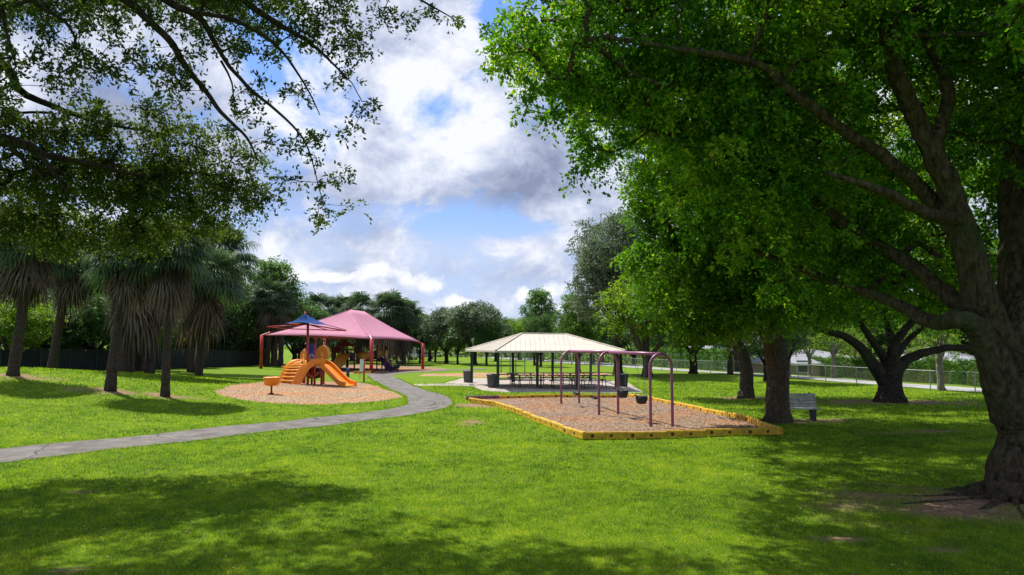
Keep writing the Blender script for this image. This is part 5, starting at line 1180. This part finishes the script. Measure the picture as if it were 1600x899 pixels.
# spring rider
g_ = G(621, 581.5); root = empty('spring_rider', g_, 'dark spring rider standing on the mulch right of the canopy play structure', 'spring rider'); x, y, z = g_
MB().tube([(x + .12 * math.cos(t * .8), y + .12 * math.sin(t * .8), z + .012 * t) for t in range(36)], .02, 6).build('spring', M['rubber'], root)
MB().tube([(x - .55, y, z + .35), (x - .25, y, z + .5), (x + .05, y, z + .55), (x + .15, y, z + .85), (x + .25, y, z + 1.05), (x + .5, y, z + 1.0)], [.08, .2, .22, .17, .16, .07], 10).build('rider_body', M['rubber'], root, smooth=True)
MB().tube([(x + .16, y - .25, z + .85), (x + .16, y + .25, z + .85)], .025, 6).build('handle', M['rubber'], root)
MB().tube([(x - .1, y - .3, z + .35), (x - .1, y + .3, z + .35)], .03, 6).build('footrest', M['rubber'], root)

# ------------------------------------------------------------------ orange slide unit
D0 = 43.4
root = empty('slide_unit', G(490, 606), 'orange toddler slide and climber unit with red posts on the front mulch', 'play structure')
def S(px, py, dd=0): return P(px, py, D0 + dd)
zg = Hs(*G(490, 606)[:2])
for px, dd, top in ((477, 1.5, 545), (493, -.2, 531), (507, 1.2, 532), (503, .1, 562), (474, 1.6, 570), (488, .3, 560)):
    p = S(px, top, dd); MB().tube([(p[0], p[1], Hs(p[0], p[1]) - .1), tuple(p)], .066, 12).build('post', M['red'], root, smooth=True)
    if top < 540: MB().lathe([(.085, 0), (.085, .05), (.05, .09), (.01, .1)], p, 12).build('post_cap', M['red'], root)
dz = S(495, 566)[2]
MB().box((S(492, 566, .7)[0], D0 + .7, dz), (1.3, 1.35, .09)).build('deck', M['dkred'], root)
# climber : arched wide ladder toward lower left / camera
def arcp(p0, p1, bul, n=12):
    p0 = np.array(p0); p1 = np.array(p1); out = []
    for i in range(n + 1):
        t = i / n; p = p0 * (1 - t) + p1 * t; p = p + np.array(bul) * math.sin(math.pi * t); out.append(p)
    return out
zf = Hs(*G(463, 609)[:2])
r0 = S(503, 563, -.2); r1 = np.array((*S(461, 608, -.5)[:2], zf + .02)); l0 = S(474, 564, .9); l1 = np.array((*S(437, 600, .6)[:2], zf + .02))
RA = arcp(r0, r1, (-.10, 0, .50)); LA = arcp(l0, l1, (-.18, 0, .45))
def rail(name, path, wide, deep, m):
    MB().sweep(path, [np.array((wide, -.1, 0))] * len(path), [(-1, -deep), (1, -deep), (1, .06), (.7, .1), (-.7, .1), (-1, .06)]).build(name, m, root, smooth=False)
rail('climber_rail', RA, .25, .24, M['orange']); rail('climber_rail', LA, .16, .24, M['orange'])
stp = MB()
for i in range(2, 12):
    a = LA[i]; b_ = RA[i]; stp.tube([a + (0, 0, -.04), (a + b_) / 2 + (0, 0, -.06), b_ + (0, 0, -.04)], .05, 8)
stp.build('rung', M['orange_y'], root, smooth=True)
pl = MB(); vs = []
for a, b_ in zip(LA, RA): vs += [a + (0, .12, -.16), b_ + (0, .12, -.16), a + (0, .16, -.20), b_ + (0, .16, -.20)]
fs = []
for i in range(len(LA) - 1):
    q_ = 4 * i; fs += [(q_, q_ + 1, q_ + 5, q_ + 4), (q_ + 2, q_ + 6, q_ + 7, q_ + 3)]
pl.add(vs, fs).build('climber_panel', M['orange'], root)
# slide
def U(w, h, t_=.03): return [(-1, h), (-1, -t_), (1, -t_), (1, h), (.8, h), (.8, 0), (-.8, 0), (-.8, h)]
sp_ = catmull([S(496, 569, .3), S(504, 569, .2), S(512, 574, 0), S(522, 584, -.3), S(531, 593, -.6), S(539, 600, -.9), S(548, 602.5, -1.2)], 5)
MB().sweep(sp_, [np.array((.28, .36, .0))] * len(sp_), U(.4, .22, .07)).build('slide', M['orange'], root)
MB().sweep(catmull([S(494, 571, .8), S(506, 573, .8), S(520, 588, .6), S(530, 597, .3), S(538, 601, .1)], 4), [np.array((.1, .18, 0))] * 17, U(.2, .1)).build('slide_underside', M['rubber'], root)
p = S(540, 603, -.9); MB().tube([(p[0], p[1], zg - .1), tuple(p)], .04, 8).build('slide_leg', M['dkred'], root)
# arched entry panels (amber), blue panel with white ring, play drum under deck
def archpanel(pxc, pyb, w, h, dd, m, name, hole=.55, dv=(0, .07, 0)):
    o0_ = S(pxc, pyb, dd); vs = []; fs = []; N_ = 14
    for t_ in np.linspace(0, math.pi, N_):
        c_, s_ = math.cos(t_), math.sin(t_); vs.append(o0_ + np.array((w / 2 * c_, 0, h * (.45 + .55 * s_) if True else 0))); vs.append(o0_ + np.array((w / 2 * c_ * hole, 0, h * (.30 + .42 * s_))))
    vs = [o0_ + np.array((w / 2, 0, 0)), o0_ + np.array((w / 2 * hole, 0, 0))] + vs + [o0_ + np.array((-w / 2, 0, 0)), o0_ + np.array((-w / 2 * hole, 0, 0))]
    n_ = len(vs); v2 = [v + np.array(dv) for v in vs]
    for i in range(0, n_ - 2, 2):
        fs += [(i, i + 1, i + 3, i + 2), (n_ + i, n_ + i + 2, n_ + i + 3, n_ + i + 1), (i, i + 2, n_ + i + 2, n_ + i), (i + 1, n_ + i + 1, n_ + i + 3, i + 3)]
    MB().add(vs + v2, fs).build(name, m, root)
archpanel(503, 562, .72, .88, .9, M['orange_y'], 'arch_panel', .28, (.1, .12, 0))
archpanel(474, 563, .42, .62, 1.2, M['orange_y'], 'arch_panel', .2)
a = S(486, 566, -.05); pb = MB().box((a[0], a[1], a[2] + .55), (.42, .05, 1.12)).build('blue_panel', M['blue'], root)
rg = MB(); c_ = (a[0] + .03, a[1] - .035, a[2] + .3); rg.tube([(c_[0] + .15 * math.cos(t_), c_[1], c_[2] + .17 * math.sin(t_)) for t_ in np.linspace(0, 2 * math.pi, 20)], .02, 6); rg.tube([(c_[0] + .08 * math.cos(t_), c_[1], c_[2] + .09 * math.sin(t_)) for t_ in np.linspace(0, 5, 14)], .015, 6)
rg.build('white_ring', M['white'], pb, origin=tuple(root['_o']))
c_ = S(490, 583, .6); MB().tube([c_ + (-.38, 0, 0), c_ + (-.2, 0, -.02), c_ + (.2, 0, -.02), c_ + (.38, 0, 0)], [.30, .33, .33, .30], 16).build('crawl_drum', M['bin_d'], root, smooth=True)
c_ = S(489, 585, -.0); MB().tube([c_ + (-.33, 0, .12), c_ + (-.16, -.02, -.1), c_ + (0, -.02, -.17), c_ + (.16, -.02, -.1), c_ + (.33, 0, .12)], .05, 8).build('orange_seat', M['orange'], root, smooth=True)

# blue shade sail on mast
root = empty('shade_umbrella', G(481, 606), 'blue four pointed shade sail on a red mast above the orange slides', 'shade sail')
m0 = S(481, 506, -.3); b0 = np.array((*S(481, 600, -.3)[:2], zg - .1)); tp = S(476, 487, -.3)
MB().tube([b0, m0], .075, 12).build('mast', M['red'], root, smooth=True)
MB().tube([m0, tp], .045, 10).build('mast_tip', M['red'], root, smooth=True)
cL_ = S(418, 511, -.4); cR_ = S(541, 517, -1.1); cN = S(510, 517, -2.6); cFa = S(452, 506, 3.0)
arm = MB(); hub = m0 + (0, 0, -.05)
for c_ in (cL_, cR_): arm.tube([hub, c_], .035, 8)
arm.tube([S(450, 514, -.4), S(513, 516, -.8), cR_], .028, 8); arm.tube([hub, S(513, 516, -1.6)], .028, 8); arm.tube([cL_ + (0, 0, .0), S(450, 514, -.4)], .028, 8); arm.tube([hub, cFa], .03, 8)
arm.build('frame_arm', M['red'], root, smooth=True)
sc = MB(); top = tp + (0, 0, -.12); cs = [cL_ * .35 + hub * .65 + (-.35, 0, .35), S(500, 516, -1.6) , cR_, cFa]
cs = [S(444, 506, -.3), S(494, 507, -1.3), cR_ + (0, 0, .06), S(474, 503, 2.2)]
for i in range(4):
    a = cs[i]; b_ = cs[(i + 1) % 4]; vs = []; fs = []; n = 8; m_ = 6
    for j in range(m_ + 1):
        v = j / m_
        for k in range(n + 1):
            u = k / n; lo = a * (1 - u) + b_ * u; lo = lo + (top - lo) * .16 * 4 * u * (1 - u); p = lo * (1 - v) + top * v; p = p + np.array((0, 0, -.14 * math.sin(math.pi * v))); vs.append(p)
    for j in range(m_):
        for k in range(n): q_ = j * (n + 1) + k; fs.append((q_, q_ + 1, q_ + n + 2, q_ + n + 1))
    sc.add(vs, fs)
o_ = sc.build('sail', M['cloth_blue'], root, smooth=True); o_.modifiers.new('solid', 'SOLIDIFY').thickness = .015

# bowl spinner
g_ = G(424, 617); x, y, z = g_; root = empty('spinner_bowl', g_, 'orange spinning bowl seat on a short dark pole left of the slides', 'spinner')
MB().tube([(x, y, z - .05), (x, y, z + .5)], .045, 10).build('pole', M['dkred'], root, smooth=True)
MB().lathe([(.22, .42), (.34, .48), (.37, .72), (.39, .80), (.37, .83), (.34, .80), (.31, .56), (.1, .50)], g_, 24).build('bowl', M['orange'], root, smooth=True)
MB().lathe([(.12, 0), (.12, .04), (.05, .06)], (x, y, z + .03), 14).build('base_plate', M['rubber'], root)
# sign posts and bollard
g_ = G(568.5, 598); x, y, z = g_; root = empty('marker_post', g_, 'slim red post at the right end of the slide mulch', 'post')
MB().tube([(x, y, z - .1), (x, y, z + 1.55)], .06, 10).build('pole', M['red'], root, smooth=True); MB().lathe([(.08, 0), (.08, .06), (.03, .12)], (x, y, z + 1.53), 10).build('cap', M['red'], root)
g_ = G(565, 592); x, y, z = g_; root = empty('rules_sign', g_, 'narrow pale sign board on two thin legs beside the red post', 'sign')
for s in (-.14, .14): MB().tube([(x + s, y, z - .1), (x + s * .8, y, z + 1.4)], .025, 8).build('leg', M['steel'], root)
MB().box((x + .02, y - .03, z + 1.05), (.34, .04, .95), M=Matrix.Rotation(.04, 3, 'Y')).build('board', M['white'], root)
g_ = G(543.5, 590); x, y, z = g_; root = empty('bollard', g_, 'short dark bollard with a blue top beside the slide mulch', 'bollard')
MB().lathe([(.13, -.05), (.13, .55), (.10, .6)], g_, 14).build('body', M['bin_d'], root); MB().lathe([(.11, .6), (.12, .64), (.10, .74), (.02, .78)], g_, 14).build('cap', M['blue'], root)
# pale post behind pavilion
g_ = G(893.5, 570); x, y, z = g_; root = empty('pale_post', g_, 'pale cream post beyond the right end of the pavilion', 'post')
MB().tube([(x, y, z - .1), (x, y, z + 2.5)], .11, 10).build('pole', mat('cream_post', (.6, .55, .38), .7, var=.1), root, smooth=True); MB().box((x, y, z + 2.6), (.4, .3, .2)).build('head', M['steel'], root)

# ------------------------------------------------------------------ bench
g_ = G(1250, 657); x, y, z = g_; root = empty('park_bench', (x - .25, y, z), 'weathered grey slatted park bench right of the straight fig trunk', 'bench'); ca, sa = math.cos(-.1), math.sin(-.1)
def bx(mb, c, s, tilt=0):
    m_ = Matrix.Rotation(-.1, 3, 'Z') @ Matrix.Rotation(tilt, 3, 'X'); cc = Vector((c[0] * ca - c[1] * sa + x - .25, c[0] * sa + c[1] * ca + y, z + c[2])); mb.box(cc, s, M=m_)
st = MB()
for k in range(4): bx(st, (0, -.28 + k * .12, .44), (1.75, .10, .04))
st.build('seat', M['benchw'], root); bk = MB()
for k in range(4): bx(bk, (0, .16 + k * .035, .52 + k * .125), (1.75, .035, .11), -.25)
bk.build('backrest', M['benchw'], root)
for s in (-.68, .68):
    l_ = MB(); bx(l_, (s, -.25, .2), (.10, .09, .44)); bx(l_, (s, .14, .2), (.10, .10, .44), -.1); bx(l_, (s, -.05, .395), (.10, .5, .05)); bx(l_, (s, .235, .68), (.08, .05, .62), -.25); l_.build('leg', M['bin_d'], root)

# ------------------------------------------------------------------ parked vehicles far behind
def car(px, d, rz, paint, label, van=False):
    g_ = at_px(px, d); root = empty('parked_car', g_, label, 'car', 'vehicles parked beyond the lawn'); root.rotation_euler = (0, 0, rz); h = 2.0 if van else 1.45
    prof = [(-2.2, .35), (2.2, .35), (2.25, .75), (1.3, .95), (.6, h), (-1.6, h), (-2.2, 1.0)] if not van else [(-2.4, .35), (2.4, .35), (2.45, .9), (1.9, 1.1), (1.4, h), (-2.4, h)]
    MB().prism([(a, -.85, b_) for a, b_ in prof], (0, 1.7, 0)).build('body', paint, root, origin=(0, 0, 0))
    gp = [(1.15, .98), (.55, h - .1), (-1.5, h - .1), (-1.9, 1.0)] if not van else [(1.8, 1.15), (1.35, h - .15), (-.3, h - .15), (-.3, 1.15)]
    MB().prism([(a, -.87, b_) for a, b_ in gp], (0, 1.74, 0)).build('window', M['glass'], root, origin=(0, 0, 0))
    for a in (-1.4, 1.4):
        for s in (-.82, .82):
            w = MB().tube([(a, s - .1, .33), (a, s + .1, .33)], .33, 16).build('wheel', M['rubber'], root, origin=(0, 0, 0))
    for s in (-.6, .6): MB().box((2.24, s, .68), (.06, .3, .15)).build('headlight', M['glass'], root, origin=(0, 0, 0))
car(630, 128, .1, M['white'], 'white car parked beyond the lawn right of the canopy'); car(645, 131, 1.2, M['white'], 'white van parked right of the white car beyond the lawn', True)
car(662, 132, .2, mat('silver_paint', (.3, .31, .33), .3, var=.1, metal=.4), 'silver grey car parked behind the right canopy post')

for o in col.objects:
    if '_o' in o: del o['_o']
